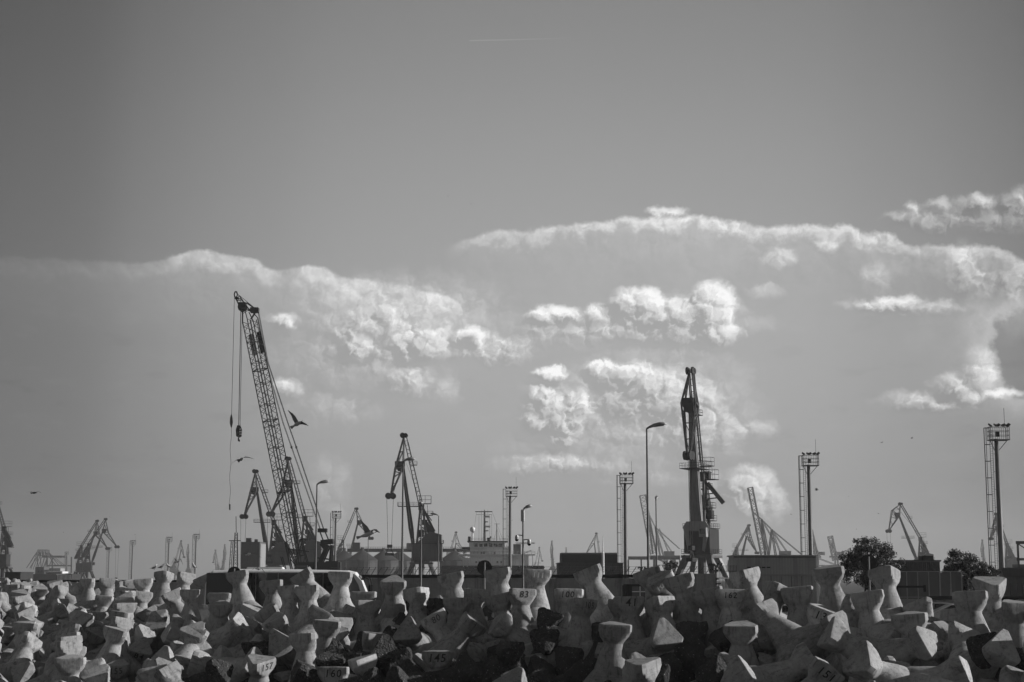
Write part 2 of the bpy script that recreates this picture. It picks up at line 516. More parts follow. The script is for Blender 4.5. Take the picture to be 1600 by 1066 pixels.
class MB:
    def __init__(self):
        self.v, self.f = [], []

    def poly(self, pts, faces):
        o = len(self.v)
        self.v += [tuple(p) for p in pts]
        self.f += [tuple(i + o for i in f) for f in faces]
        return self

    def box(self, c, s, R=None):
        c = Vector(c)
        pts = []
        for x in (-.5, .5):
            for y in (-.5, .5):
                for z in (-.5, .5):
                    q = Vector((x * s[0], y * s[1], z * s[2]))
                    if R is not None:
                        q = R @ q
                    pts.append(c + q)
        return self.poly(pts, [(0, 1, 3, 2), (4, 6, 7, 5), (0, 4, 5, 1), (2, 3, 7, 6), (0, 2, 6, 4), (1, 5, 7, 3)])

    def tube(self, pts, r, n=6, cap=True):
        pts = [Vector(p) for p in pts]
        rr = r if isinstance(r, (list, tuple)) else [r] * len(pts)
        rings = []
        up = None
        for i, p in enumerate(pts):
            d = (pts[min(i + 1, len(pts) - 1)] - pts[max(i - 1, 0)]).normalized()
            if up is None:
                up = d.orthogonal().normalized()
            a = (up - d * up.dot(d))
            a = a.normalized() if a.length > 1e-6 else d.orthogonal().normalized()
            up = a
            b_ = d.cross(a)
            rings.append([p + (a * cos(2 * pi * k / n) + b_ * sin(2 * pi * k / n)) * rr[i] for k in range(n)])
        fs = []
        for i in range(len(pts) - 1):
            for k in range(n):
                fs.append((i * n + k, i * n + (k + 1) % n, (i + 1) * n + (k + 1) % n, (i + 1) * n + k))
        if cap:
            fs.append(tuple(range(n - 1, -1, -1)))
            fs.append(tuple((len(pts) - 1) * n + k for k in range(n)))
        return self.poly([q for r_ in rings for q in r_], fs)

    def beam(self, a, b_, w, h=None, w2=None, h2=None, side=None):
        """tapered rectangular beam from a to b; w across `side`, h the other way"""
        a, b_ = Vector(a), Vector(b_)
        h = w if h is None else h
        w2 = w if w2 is None else w2
        h2 = h if h2 is None else h2
        d = (b_ - a).normalized()
        s = Vector(side) if side is not None else Vector((0, 1, 0))
        s = s - d * s.dot(d)
        if s.length < 1e-4:
            s = d.orthogonal()
        s.normalize()
        u = d.cross(s)
        pts = []
        for p, ww, hh in ((a, w, h), (b_, w2, h2)):
            for x, y in ((-1, -1), (1, -1), (1, 1), (-1, 1)):
                pts.append(p + s * (x * ww / 2) + u * (y * hh / 2))
        return self.poly(pts, [(0, 3, 2, 1), (4, 5, 6, 7), (0, 1, 5, 4), (1, 2, 6, 5), (2, 3, 7, 6), (3, 0, 4, 7)])

    def truss(self, a, b_, w, n, r, w2=None, side=None, roll=0.0, h=None, h2=None, rd=None):
        """four-chord lattice"""
        a, b_ = Vector(a), Vector(b_)
        w2 = w if w2 is None else w2
        h = w if h is None else h
        h2 = h * (w2 / w) if h2 is None else h2
        rd = r * .6 if rd is None else rd
        d = (b_ - a).normalized()
        s = Vector(side) if side is not None else Vector((0, 1, 0))
        s = (s - d * s.dot(d)).normalized()
        u = d.cross(s)
        if roll:
            q = Quaternion(d, roll)
            s.rotate(q)
            u.rotate(q)
        cs = []
        for i in range(n + 1):
            t = i / n
            p = a.lerp(b_, t)
            ww, hh = w + (w2 - w) * t, h + (h2 - h) * t
            cs.append([p + s * (x * ww / 2) + u * (y * hh / 2) for x, y in ((-1, -1), (1, -1), (1, 1), (-1, 1))])
        for k in range(4):
            self.tube([cs[0][k], cs[n][k]], r, 4)
        for i in range(n):
            for k in range(4):
                k2 = (k + 1) % 4
                if i % 2 == 0:
                    self.tube([cs[i][k], cs[i + 1][k2]], rd, 3, False)
                else:
                    self.tube([cs[i][k2], cs[i + 1][k]], rd, 3, False)
                if i % 4 == 0:
                    self.tube([cs[i][k], cs[i][k2]], rd, 3, False)
        return self

    def disc(self, c, axis, r, th, n=14):
        c, axis = Vector(c), Vector(axis).normalized()
        return self.tube([c - axis * th / 2, c + axis * th / 2], r, n)

    def sphere(self, c, r, n=8, m=6, sc=(1, 1, 1)):
        c = Vector(c)
        pts = [c + Vector((0, 0, r * sc[2]))]
        for i in range(1, m):
            th = pi * i / m
            for k in range(n):
                ph = 2 * pi * k / n
                pts.append(c + Vector((r * sc[0] * sin(th) * cos(ph), r * sc[1] * sin(th) * sin(ph), r * sc[2] * cos(th))))
        pts.append(c - Vector((0, 0, r * sc[2])))
        fs = [(0, 1 + k, 1 + (k + 1) % n) for k in range(n)]
        for i in range(m - 2):
            for k in range(n):
                a_, b2 = 1 + i * n + k, 1 + i * n + (k + 1) % n
                fs.append((a_, a_ + n, b2 + n, b2))
        e = len(pts) - 1
        fs += [(e, 1 + (m - 2) * n + (k + 1) % n, 1 + (m - 2) * n + k) for k in range(n)]
        return self.poly(pts, fs)

    def build(self, name, m, parent=None, smooth=False, bevel=0.0):
        me = bpy.data.meshes.new(name)
        me.from_pydata(self.v, [], self.f)
        me.update()
        bm = bmesh.new()
        bm.from_mesh(me)
        bmesh.ops.recalc_face_normals(bm, faces=bm.faces)
        if bevel > 0:
            bmesh.ops.bevel(bm, geom=list(bm.edges), offset=bevel, segments=2, affect='EDGES', clamp_overlap=True)
        bm.to_mesh(me)
        bm.free()
        if smooth:
            me.shade_smooth()
        me.materials.append(m)
        o = bpy.data.objects.new(name, me)
        COL.objects.link(o)
        if parent is not None:
            o.parent = parent
        return o


def tag(o, label=None, cat=None, group=None, kind=None):
    for k, v in (('label', label), ('category', cat), ('group', group), ('kind', kind)):
        if v:
            o[k] = v
    return o


def empty(name, loc=(0, 0, 0), rz=0.0, label=None, cat=None, group=None, s=1.0):
    o = bpy.data.objects.new(name, None)
    o.empty_display_size = 0.5
    COL.objects.link(o)
    o.location = loc
    o.rotation_euler = (0, 0, rz)
    o.scale = (s, s, s)
    return tag(o, label, cat, group)


def copy_tree(o, parent=None):
    c = o.copy()
    COL.objects.link(c)
    c.parent = parent
    for ch in list(o.children):
        copy_tree(ch, c)
    return c


# ------------------------------------------------------------------ ground, water, haze
RNG = random.Random(7)


def crest(px):
    """depth of the crest row of the armour bank and of its foot, by photograph column"""
    xs = [-200, 0, 120, 250, 380, 520, 800, 1000, 1200, 1400, 1600, 1800]
    dc = [188, 180, 165, 132, 110, 104, 94, 84, 82, 79, 76, 72]
    df = [90, 90, 88, 84, 80, 78, 76, 73, 70, 66, 62, 60]
    for i in range(len(xs) - 1):
        if px <= xs[i + 1]:
            t = max(0, (px - xs[i]) / (xs[i + 1] - xs[i]))
            return dc[i] + (dc[i + 1] - dc[i]) * t, df[i] + (df[i + 1] - df[i]) * t
    return dc[-1], df[-1]


m = MB()
m.poly([(-1400, 90, -4.2), (1400, 90, -4.2), (1400, -40, -4.2), (-1400, -40, -4.2)], [(0, 1, 2, 3)])
water = mat("harbour_water", 0.02, 0.08, 0, .2, .1, bump=.5, bscale=.6, spec=.5)
tag(m.build("sea", water), kind='structure')
m = MB()
edge = []
for i in range(41):
    px = -500 + 2700 * i / 40
    Yc = crest(px)[0] + 3.5
    edge.append(((px - 800) / F * Yc, Yc, 0.0))
edge = [(-1400, edge[0][1], 0.0)] + edge + [(1400, edge[-1][1], 0.0)]
n_ = len(edge)
m.poly(edge + [(e[0], 3000.0, 0.0) for e in edge], [(i, i + 1, n_ + i + 1, n_ + i) for i in range(n_ - 1)])
tag(m.build("ground", asphalt), kind='structure')

# rubble core of the breakwater under the concrete units
m = MB()
N, K = 90, 14
for i in range(N + 1):
    px = -300 + 2200 * i / N
    dc, df = crest(px)
    for k in range(K + 1):
        t = k / K
        Y = df - 10 + (dc + 10 - df + 10) * t
        X = (px - 800) / F * Y
        zz = -4.6 + 4.3 * min(1, t * 1.12) + 0.5 * mnoise.noise(Vector((X * .5, Y * .5, 0)))
        if k == K:
            zz = 0.02
        m.v.append((X, Y, zz))
for i in range(N):
    for k in range(K):
        a = i * (K + 1) + k
        m.f.append((a, a + K + 1, a + K + 2, a + 1))
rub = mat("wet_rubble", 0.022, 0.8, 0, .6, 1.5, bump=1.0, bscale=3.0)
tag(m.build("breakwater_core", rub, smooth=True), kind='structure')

from mathutils.bvhtree import BVHTree

# ------------------------------------------------------------------ concrete tetrapods
LEG = 2.70       # centre to flat end
INR, CIR = 0.55, 0.86


def tetra_mesh(seed=0, rough=0.0, seg=42, turn=0.0):
    v, f = [], []
    dirs = [Vector((0, 0, 1))]
    for k in range(3):
        a = radians(60 + turn + 120 * k)
        dirs.append(Vector((sin(radians(109.47)) * cos(a), sin(radians(109.47)) * sin(a), cos(radians(109.47)))))
    prof = [(0.0, 0.82), (0.3, 0.87), (0.6, 0.84), (0.95, 0.73), (1.25, 0.63), (1.5, 0.545), (1.70, 0.485), (1.78, 0.48), (1.85, 0.51), (1.95, 0.58),
            (2.06, 0.675), (2.17, 0.745), (2.28, 0.81), (2.37, CIR), (2.50, CIR), (2.65, CIR)]
    for li, d in enumerate(dirs):
        if li == 0:
            ax = Vector((1, 0, 0))
        else:
            ax = Vector((0, 0, 1)) - d * d.z       # flat face looks up along the first leg's side
            ax.normalize()
        bx = d.cross(ax)
        o = len(v)
        n = seg
        for (t, R) in prof:
            for k in range(n):
                th = 2 * pi * k / n
                dth = (th + pi / 3) % (2 * pi / 3) - pi / 3
                inr = INR / max(cos(dth), 0.2)
                # the flats only cut the flared end; below it the leg is a cone
                r = min(R, inr) if t > 1.8 else R
                v.append(d * t + (ax * cos(th) + bx * sin(th)) * r)
        # eased edge and flat end
        for (t, s_) in ((2.685, 0.975), (2.70, 0.935)):
            for k in range(n):
                th = 2 * pi * k / n
                dth = (th + pi / 3) % (2 * pi / 3) - pi / 3
                r = min(CIR, INR / max(cos(dth), 0.2)) * s_
                v.append(d * t + (ax * cos(th) + bx * sin(th)) * r)
        v.append(d * 2.702)
        rows = len(prof) + 2
        for i in range(rows - 1):
            for k in range(n):
                f.append((o + i * n + k, o + i * n + (k + 1) % n, o + (i + 1) * n + (k + 1) % n, o + (i + 1) * n + k))
        for k in range(n):
            f.append((o + (rows - 1) * n + k, o + (rows - 1) * n + (k + 1) % n, o + rows * n))
    if rough > 0 or seed:
        rr = random.Random(seed)
        off = Vector((rr.random() * 50, rr.random() * 50, rr.random() * 50))
        out = []
        for p in v:
            a = 0.012 if rough == 0 else rough
            nz_ = mnoise.noise_vector(p * 1.6 + off) * a + mnoise.noise_vector(p * 6 + off) * a * .5
            out.append(p + nz_)
        v = out
    me = bpy.data.meshes.new("tetrapod")
    me.from_pydata([tuple(p) for p in v], [], f)
    me.update()
    me.shade_smooth()
    # keep the arrises of the cut ends sharp
    bm = bmesh.new()
    bm.from_mesh(me)
    bmesh.ops.recalc_face_normals(bm, faces=bm.faces)
    for e in bm.edges:
        if len(e.link_faces) == 2 and e.calc_face_angle(0) > radians(24):
            e.smooth = False
    bm.to_mesh(me)
    bm.free()
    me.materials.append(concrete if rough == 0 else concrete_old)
    return me


# chips knocked off the flared ends give every casting its own outline
T_MESH = [[tetra_mesh(sd_, turn=tn) for sd_ in (3, 5, 8, 11)] for tn in (0, 60)]
T_OLD = [[tetra_mesh(sd_, 0.09, turn=tn) for sd_ in (2, 9)] for tn in (0, 60)]


def leg_dirs(tn):
    return [Vector((0, 0, 1))] + [Vector((sin(radians(109.47)) * cos(radians(60 + tn + 120 * k)), sin(radians(109.47)) * sin(radians(60 + tn + 120 * k)), cos(radians(109.47)))) for k in range(3)]


T_DIRS = leg_dirs(0)
T_DIR2 = [leg_dirs(0), leg_dirs(60)]


def text_mesh(body, size):
    cu = bpy.data.curves.new("painted_number", 'FONT')
    cu.body = body
    cu.size = size
    cu.align_x = 'CENTER'
    cu.align_y = 'CENTER'
    cu.resolution_u = 3
    cu.offset = size * 0.008
    cu.space_character = 1.12
    cu.shear = 0.12
    ob = bpy.data.objects.new("tmp_number", cu)
    COL.objects.link(ob)
    dg = bpy.context.evaluated_depsgraph_get()
    me = bpy.data.meshes.new_from_object(ob.evaluated_get(dg))
    bpy.data.objects.remove(ob)
    bpy.data.curves.remove(cu)
    return me


def orient(lean, tow, spin):
    """rotation taking leg 0 to a leaning axis and flat face 0 towards the viewer turned by spin"""
    a = Vector((math.tan(radians(max(-89, min(89, lean)))) if abs(lean) < 80 else 0, 0, 1))
    # build from two rotations: lean sideways, then nod towards the viewer
    a = Vector((0, 0, 1))
    a.rotate(Matrix.Rotation(radians(lean), 3, 'Y'))
    a.rotate(Matrix.Rotation(radians(tow), 3, 'X'))
    n = Vector((0, -1, 0))
    n = n - a * n.dot(a)
    if n.length < .15:
        n = Vector((0, 0, 1)) - a * a.z
    n.normalize()
    n.rotate(Quaternion(a, radians(spin)))
    y = a.cross(n)
    return Matrix((n, y, a)).transposed()


TET = []          # (centre, rotation 3x3) of everything placed, for spacing and occlusion tests
CAPS = []         # (px, py, W, depth)


def project(p):
    d = Vector(p) - Vector((0, 0, CAMZ))
    c, s = cos(PITCH), sin(PITCH)
    zc = d.y * c + d.z * s
    yc = -d.y * s + d.z * c
    return 800 + F * d.x / zc, 533 - F * yc / zc, zc


ti = [0]


def put_tetra(center, R, old=False, label="", group=None, var=0):
    ti[0] += 1
    me = (T_OLD if old else T_MESH)[var][ti[0] % (2 if old else 4)]
    o = bpy.data.objects.new("tetrapod", me)
    COL.objects.link(o)
    o.matrix_world = Matrix.Translation(center) @ R.to_4x4()
    tag(o, label, "tetrapod", group)
    TET.append((Vector(center), R))
    return o


PLACED = []
NECKS = []


def bank_depth(px, py):
    """the bank slopes up away from the viewer: lower in the picture is nearer"""
    dc, df = crest(px)
    t = (py - 890.0) / 175.0
    return dc + (df - dc) * max(-.05, min(1.1, t))


def hand(px, py, W, lean=0, tow=0, spin=0, label="", num=None, old=False, nface=0, ncol=None, nsize=0.52, nrot=0, slide=0, near=0.0):
    PLACED.append(dict(px=px, py=py, W=W, lean=lean, tow=tow, spin=spin, label=label, num=num, old=old, nface=nface, ncol=ncol,
                       nsize=nsize, nrot=nrot, slide=slide, near=near))


def solve(e, var, dsp):
    Yd = bank_depth(e['px'], e['py']) - e['near']
    d = ray(e['px'], e['py'])
    cap = Vector((0, 0, CAMZ)) + d * (Yd / d.y)
    R = orient(e['lean'], e['tow'] - (9 if e['tow'] < 35 else 0), e['spin'] + dsp)
    return cap - R @ Vector((0, 0, LEG)), R


def hides(center, R, var, caps, me_i=-1):
    """how many placed caps the lower legs of this unit would cover"""
    cx, cy, cd = project(center)
    n = 0
    segs = [project(Vector(center) + R @ (d * 2.5)) for d in T_DIR2[var][(1 if me_i >= 0 else 0):]]
    for i, (px, py, W, depth) in enumerate(caps):
        if i == me_i or abs(px - cx) > 130:
            continue
        for (x, y, z) in segs:
            ex, ey = x - cx, y - cy
            t = max(0, min(1.12, ((px - cx) * ex + (py - cy) * ey) / (ex * ex + ey * ey + 1e-6)))
            if cd + (z - cd) * t > depth + (1.2 if me_i >= 0 else .3):
                continue
            dd = hypot(px - cx - ex * t, py - cy - ey * t)
            rad = 0.72 * F / cd
            if dd < rad + W * .30:
                n += 1 + (rad + W * .30 - dd) / W
                break
    return n


def settle():
    for e in PLACED:
        dep = bank_depth(e['px'], e['py']) - e['near']
        W = 1.5 * F / dep
        CAPS.append((e['px'], e['py'] + W * .22, W, dep))
    for e in PLACED:
        # the shaft below the flared end is to stay in view as well
        c, R_ = solve(e, 0, 0)
        x, y, z = project(c + R_ @ Vector((0, 0, 1.25)))
        if not e['old'] and e['tow'] < 45:
            NECKS.append((x, y, 1.2 * F / z, z))
    for i, e in enumerate(PLACED):
        best = None
        for var in (0, 1):
            free = (abs(e['lean']) >= 30 or e['tow'] >= 35) and not e['num']
            for dsp in (range(-60, 60, 15) if free else (0, -10, 10)):
                c, R = solve(e, var, dsp)
                sc = hides(c, R, var, CAPS, i) + .45 * hides(c, R, var, NECKS) + abs(dsp) * (.003 if free else .012)
                for d in T_DIR2[var][1:]:
                    y_ = project(c + R @ (d * LEG))[1]
                    sc += max(0, (e['py'] + 22 - y_)) / 22.0
                if best is None or sc < best[0]:
                    best = (sc, var, c, R)
        sc, var, c, R = best
        grp_ = "concrete tetrapods of the breakwater" if not e['old'] else "old dark tetrapods low on the breakwater"
        o = put_tetra(c, R, e['old'], e['label'], grp_, var)
        if e['num']:
            me = text_mesh(e['num'], e['nsize'])
            me.materials.append(e['ncol'] or paint_black)
            me.name = "painted_number"
            t = bpy.data.objects.new("painted_number", me)
            COL.objects.link(t)
            a = radians(120 * e['nface'])
            nn = Vector((cos(a), sin(a), 0))
            zz = Vector((0, 0, 1))
            xx = zz.cross(nn)
            M = Matrix((xx, zz, nn)).transposed().to_4x4()
            t.parent = o
            t.matrix_parent_inverse = Matrix.Identity(4)
            T_ = Matrix.Translation(nn * (INR + 0.2) + Vector((0, 0, 2.36)) + xx * e['slide']) @ M @ Matrix.Rotation(radians(e['nrot']), 4, 'Z')
            # lay the paint on the cast surface
            tree_ = BVHTree.FromPolygons([v.co for v in o.data.vertices], [tuple(p.vertices) for p in o.data.polygons])
            for v_ in me.vertices:
                p_ = T_ @ v_.co
                hit = tree_.ray_cast(p_, -nn, 0.6)[0]
                v_.co = (hit if hit is not None else p_ - nn * 0.2) + nn * 0.010


H = hand
T = "concrete tetrapod "
# ---- numbered units
H(814, 921, 38, 0, 3, 18, T + "with the black number 83 painted on its flared end", "83", nsize=.5)
H(839, 890, 38, 3, 8, 8, T + "with the pale number 111 painted on its flared end", "111", ncol=paint_pale, nsize=.42)
H(888, 922, 47, 0, 0, 4, T + "with the bold black number 100, tallest behind the sunlit 105", "100", nsize=.46, slide=-.12)
H(908, 936, 43, 3, 4, 48, T + "with the number 105 on its sunlit end face", "105", nface=0, nsize=.46, ncol=paint_grey, near=1)
H(983, 935, 46, 0, -3, 6, T + "with the black number 41 painted near its top", "41", nsize=.56, slide=.1)
H(1026, 901, 46, -28, 34, 5, T + "leaning towards the water with the pale number 1006 on it", "1006", ncol=paint_pale, nsize=.40, nrot=8)
H(1140, 924, 42, 0, -4, 4, T + "with the black number 162, half hidden behind a taller one", "162", nsize=.42, slide=-.1)
H(1288, 950, 54, 20, 20, 0, T + "tilted over, with the number 132 painted on its dark side", "132", nsize=.54, nrot=4)
H(1296, 1040, 50, 35, 20, -10, T + "lying low with the black number 151 painted slantwise", "151", nsize=.5)
H(1150, 1052, 50, -10, 30, 20, T + "at the very bottom edge with a black 47 painted on it", "47", nsize=.5, nrot=20)
H(685, 1017, 43, 0, 10, -6, T + "with a big black number 145 painted on its flared end", "145", nsize=.56, near=1.5)
H(672, 961, 32, -30, 12, 20, T + "leaning left with a faint number 80 on its sunlit end", "80", ncol=paint_grey, nsize=.5)
H(522, 1042, 45, 0, 6, 0, T + "with the black number 160 at the bottom of the bank", "160", nsize=.52)
H(406, 1029, 41, 3, 26, 52, T + "whose corner faces the viewer, with the number 157 at its side", "157", nface=0, nsize=.5)
H(183, 1036, 40, -5, 24, 0, T + "with a blurred number 155 below its sunlit rim", "155", nsize=.5, ncol=paint_grey)
H(221, 1010, 44, 15, 45, 0, T + "with the black number 84 painted on it", "84", nsize=.6)
# ---- crest row from the right
H(1586, 940, 58, 2, 14, 10, T + "cut off by the right edge of the picture, in the front row")
H(1549, 906, 53, 0, 26, 58, T + "on the crest showing a dark triangular top beside the tall floodlight mast")
H(1514, 927, 42, 0, -4, -10, T + "standing plain and upright just right of the pale parked car")
H(1383, 889, 48, 2, -3, 57, T + "standing upright with two half-round faces in front of the round sign and tree")
H(1352, 926, 42, -8, 0, 0, T + "half hidden behind the upright one before the tree")
H(1293, 886, 46, -8, 14, -12, T + "high on the crest just left of the leafy tree")
H(1420, 958, 55, -6, 12, -14, T + "with a dark rounded end in front of the pale parked car", near=2)
H(1218, 914, 46, 22, 6, 40, T + "leaning right with one sunlit end below the grey sheet metal hall")
H(1243, 919, 38, -5, 0, 0, T + "behind the right-leaning one below the sheet metal hall")
H(1161, 891, 47, -14, 6, 45, T + "on the crest, sunlit down one side, left of the metal hall")
H(1104, 922, 44, -12, 0, -8, T + "with a broad flat face right of the portal crane's foot")
H(1059, 899, 45, -14, 9, -8, T + "on the crest under the tall slewing crane, its long leg sunlit", near=1)
H(1012, 889, 42, -18, 10, -12, T + "high on the crest behind the one numbered 1006")
H(1028, 935, 37, -10, -2, 48, T + "with a sunlit end face right of number 41")
H(917, 888, 41, -22, 8, -10, T + "leaning left on the crest in front of the black shed")
H(777, 889, 39, -10, 9, -6, T + "on the crest directly below the ship's bridge")
H(778, 929, 39, -15, 8, -6, T + "with a dark rounded end, one row below the ship's bridge")
H(740, 922, 24, 0, 0, 30, T + "small and brightly lit, seen between the parked cars")
H(704, 896, 37, -12, 10, -4, T + "on the crest below the far grain silos, right of the level luffing crane")
H(715, 934, 36, 0, 8, -5, T + "with a dark drum-like end left of the gap showing cars")
H(651, 919, 32, -5, 4, -50, T + "with a pale sunlit corner right of the white coach's front")
H(615, 905, 36, 0, 28, 0, T + "nodding forward on the crest under the level luffing crane")
H(568, 925, 36, 0, 6, 4, T + "right below the coach's mirrors")
H(572, 938, 32, 0, 8, 26, T + "squeezed in front of the one below the coach's mirrors")
H(534, 894, 36, 2, 6, -8, T + "on the crest hiding the front door of the coach")
H(470, 894, 34, -32, 10, -10, T + "leaning hard left in front of the middle of the coach")
H(482, 916, 34, -4, 4, -10, T + "upright below the coach's middle windows")
H(455, 917, 29, 0, 0, -30, T + "squeezed between two others below the coach's middle windows")
H(426, 908, 36, -4, 3, -10, T + "upright, left of the coach's middle, with a broad flat face")
H(372, 893, 35, -10, 6, -6, T + "on the crest in front of the coach's rear")
H(318, 899, 34, -24, 12, -8, T + "leaning left just off the coach's rear end")
H(289, 896, 34, 4, 0, 40, T + "on the crest beside the perched gulls")
H(300, 922, 29, 0, 4, -4, T + "with a dark blunt end below the perched gulls")
H(344, 928, 33, 0, 0, 0, T + "with a flat dark face behind the lit-rim one under the coach's rear")
H(345, 942, 34, 0, 20, 4, T + "with a thin sunlit rim under the coach's rear")
H(257, 894, 30, 2, 0, -45, T + "carrying the perched gulls")
H(265, 926, 31, -28, 6, 28, T + "leaning left with a sunlit end under the perched gulls")
H(222, 926, 29, 0, -2, 30, T + "slim and upright with a sunlit leg, left of the gulls' perch")
H(224, 906, 27, -6, 0, 10, T + "just left of the gulls' perch on the crest")
H(169, 905, 26, 0, 0, 20, T + "on the left crest under the twin far cranes")
H(139, 904, 27, 0, 10, -20, T + "on the left crest at the foot of the twin far cranes")
H(116, 915, 26, -30, 30, 20, T + "nodding forward at the far left, below the small cargo ship")
H(165, 933, 27, 6, -6, 0, T + "with a dark flat top in the left heap")
H(64, 917, 24, 12, 30, 20, T + "with an oval dark end below the left cargo ship")
H(92, 938, 24, -15, 0, 60, T + "with a lit ragged edge in the far left heap")
# ---- second and third rows
H(415, 950, 34, -28, 24, -10, T + "leaning left over a shadowed one, below the coach")
H(428, 965, 36, -24, 30, -10, T + "with a rounded dark end stacked over the triangular end")
H(434, 1004, 38, -14, 78, 12, T + "whose triangular end points straight at the viewer")
H(513, 969, 36, 4, 12, -4, T + "standing free in the middle of the bank with two long legs spread", near=2)
H(636, 985, 42, -15, 62, 0, T + "showing a broad dark end below the pale sunlit corner")
H(584, 989, 32, 6, 10, 40, T + "with a small sunlit notch below the coach's front")
H(562, 1028, 40, -14, 14, 45, T + "with its bright corner, left of the dark boulders, bottom row")
H(776, 970, 40, -48, 26, 0, T + "pitched over to the left with a dark half-round end, below the ship")
H(742, 968, 38, 38, 14, 30, T + "with a V-shaped sunlit top beside the pitched one below the ship")
H(960, 974, 47, 3, 14, -4, T + "tall and free-standing in front, with a dark drum end, below number 41", near=3)
H(1041, 990, 42, 10, 62, 0, T + "lying with a sunlit end face over the dark hollow")
H(1157, 974, 49, -3, 22, -10, T + "with a dark drum end in front, below number 162", near=2)
H(1314, 974, 50, 36, 56, 15, T + "lying flat, its broad blunt end at the viewer under number 132", near=1)
H(1201, 985, 40, -20, 35, 10, T + "low and shaded between the drum end and the lying one under number 132", near=-1)
H(1270, 1030, 44, 62, 6, 0, T + "at the bottom with a brilliant sunlit end face, left of number 151", near=-1)
H(1377, 990, 46, -40, 40, 20, T + "with a small sunlit peak before the upright crest unit")
H(1390, 1048, 48, -30, 40, 0, T + "with a bright wedge-shaped top in the bottom right corner group")
H(1512, 1048, 55, 60, 50, 10, T + "sprawling at the bottom right below the plain upright one")
H(1452, 1000, 52, 40, 60, 10, T + "turned over in front of the pale parked car")
H(1570, 1010, 58, 20, 60, 30, T + "at the right edge, low, in the shade of the front row")
H(259, 988, 44, -55, 45, 10, T + "lying with a square blunt end and a bright sunlit leg")
H(232, 990, 42, 45, 40, 0, T + "with an oval dark end just above number 84")
H(152, 987, 40, 30, 30, 10, T + "tilted right in the left heap with a dark underside")
H(300, 1030, 44, -70, 20, 0, T + "lying across the slope, right of number 84")
H(12, 978, 34, 8, 20, 0, T + "at the left edge with a thin lit side")
H(70, 1010, 40, 40, 50, 0, T + "lying in the left corner heap")
H(30, 1050, 42, -30, 60, 20, T + "in the bottom left corner")
H(100, 950, 30, 50, 10, 20, T + "fallen over in the left heap beneath the ragged lit one")
H(378, 971, 30, 48, 30, 10, T + "with a small white-lit end in the hollow under the coach")
# ---- dark weathered ones
OT = "old dark rough tetrapod "
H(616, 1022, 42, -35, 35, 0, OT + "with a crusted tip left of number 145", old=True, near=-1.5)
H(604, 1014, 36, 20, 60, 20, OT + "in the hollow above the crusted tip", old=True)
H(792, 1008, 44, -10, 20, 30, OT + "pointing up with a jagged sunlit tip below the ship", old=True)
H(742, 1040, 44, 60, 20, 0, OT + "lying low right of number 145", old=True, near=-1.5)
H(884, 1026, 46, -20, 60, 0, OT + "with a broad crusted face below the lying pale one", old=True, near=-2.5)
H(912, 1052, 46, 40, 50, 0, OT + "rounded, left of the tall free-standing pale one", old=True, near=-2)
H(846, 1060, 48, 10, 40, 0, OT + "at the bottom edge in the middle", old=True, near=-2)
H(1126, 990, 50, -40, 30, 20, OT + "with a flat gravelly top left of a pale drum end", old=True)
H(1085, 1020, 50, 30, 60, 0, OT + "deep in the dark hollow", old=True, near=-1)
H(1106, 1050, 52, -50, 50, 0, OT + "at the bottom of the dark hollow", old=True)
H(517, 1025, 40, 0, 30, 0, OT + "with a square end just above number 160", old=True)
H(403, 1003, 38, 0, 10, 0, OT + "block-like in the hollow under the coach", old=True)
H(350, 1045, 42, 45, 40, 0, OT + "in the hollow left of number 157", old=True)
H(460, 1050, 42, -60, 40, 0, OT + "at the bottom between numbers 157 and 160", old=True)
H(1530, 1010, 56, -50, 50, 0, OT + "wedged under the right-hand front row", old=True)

settle()

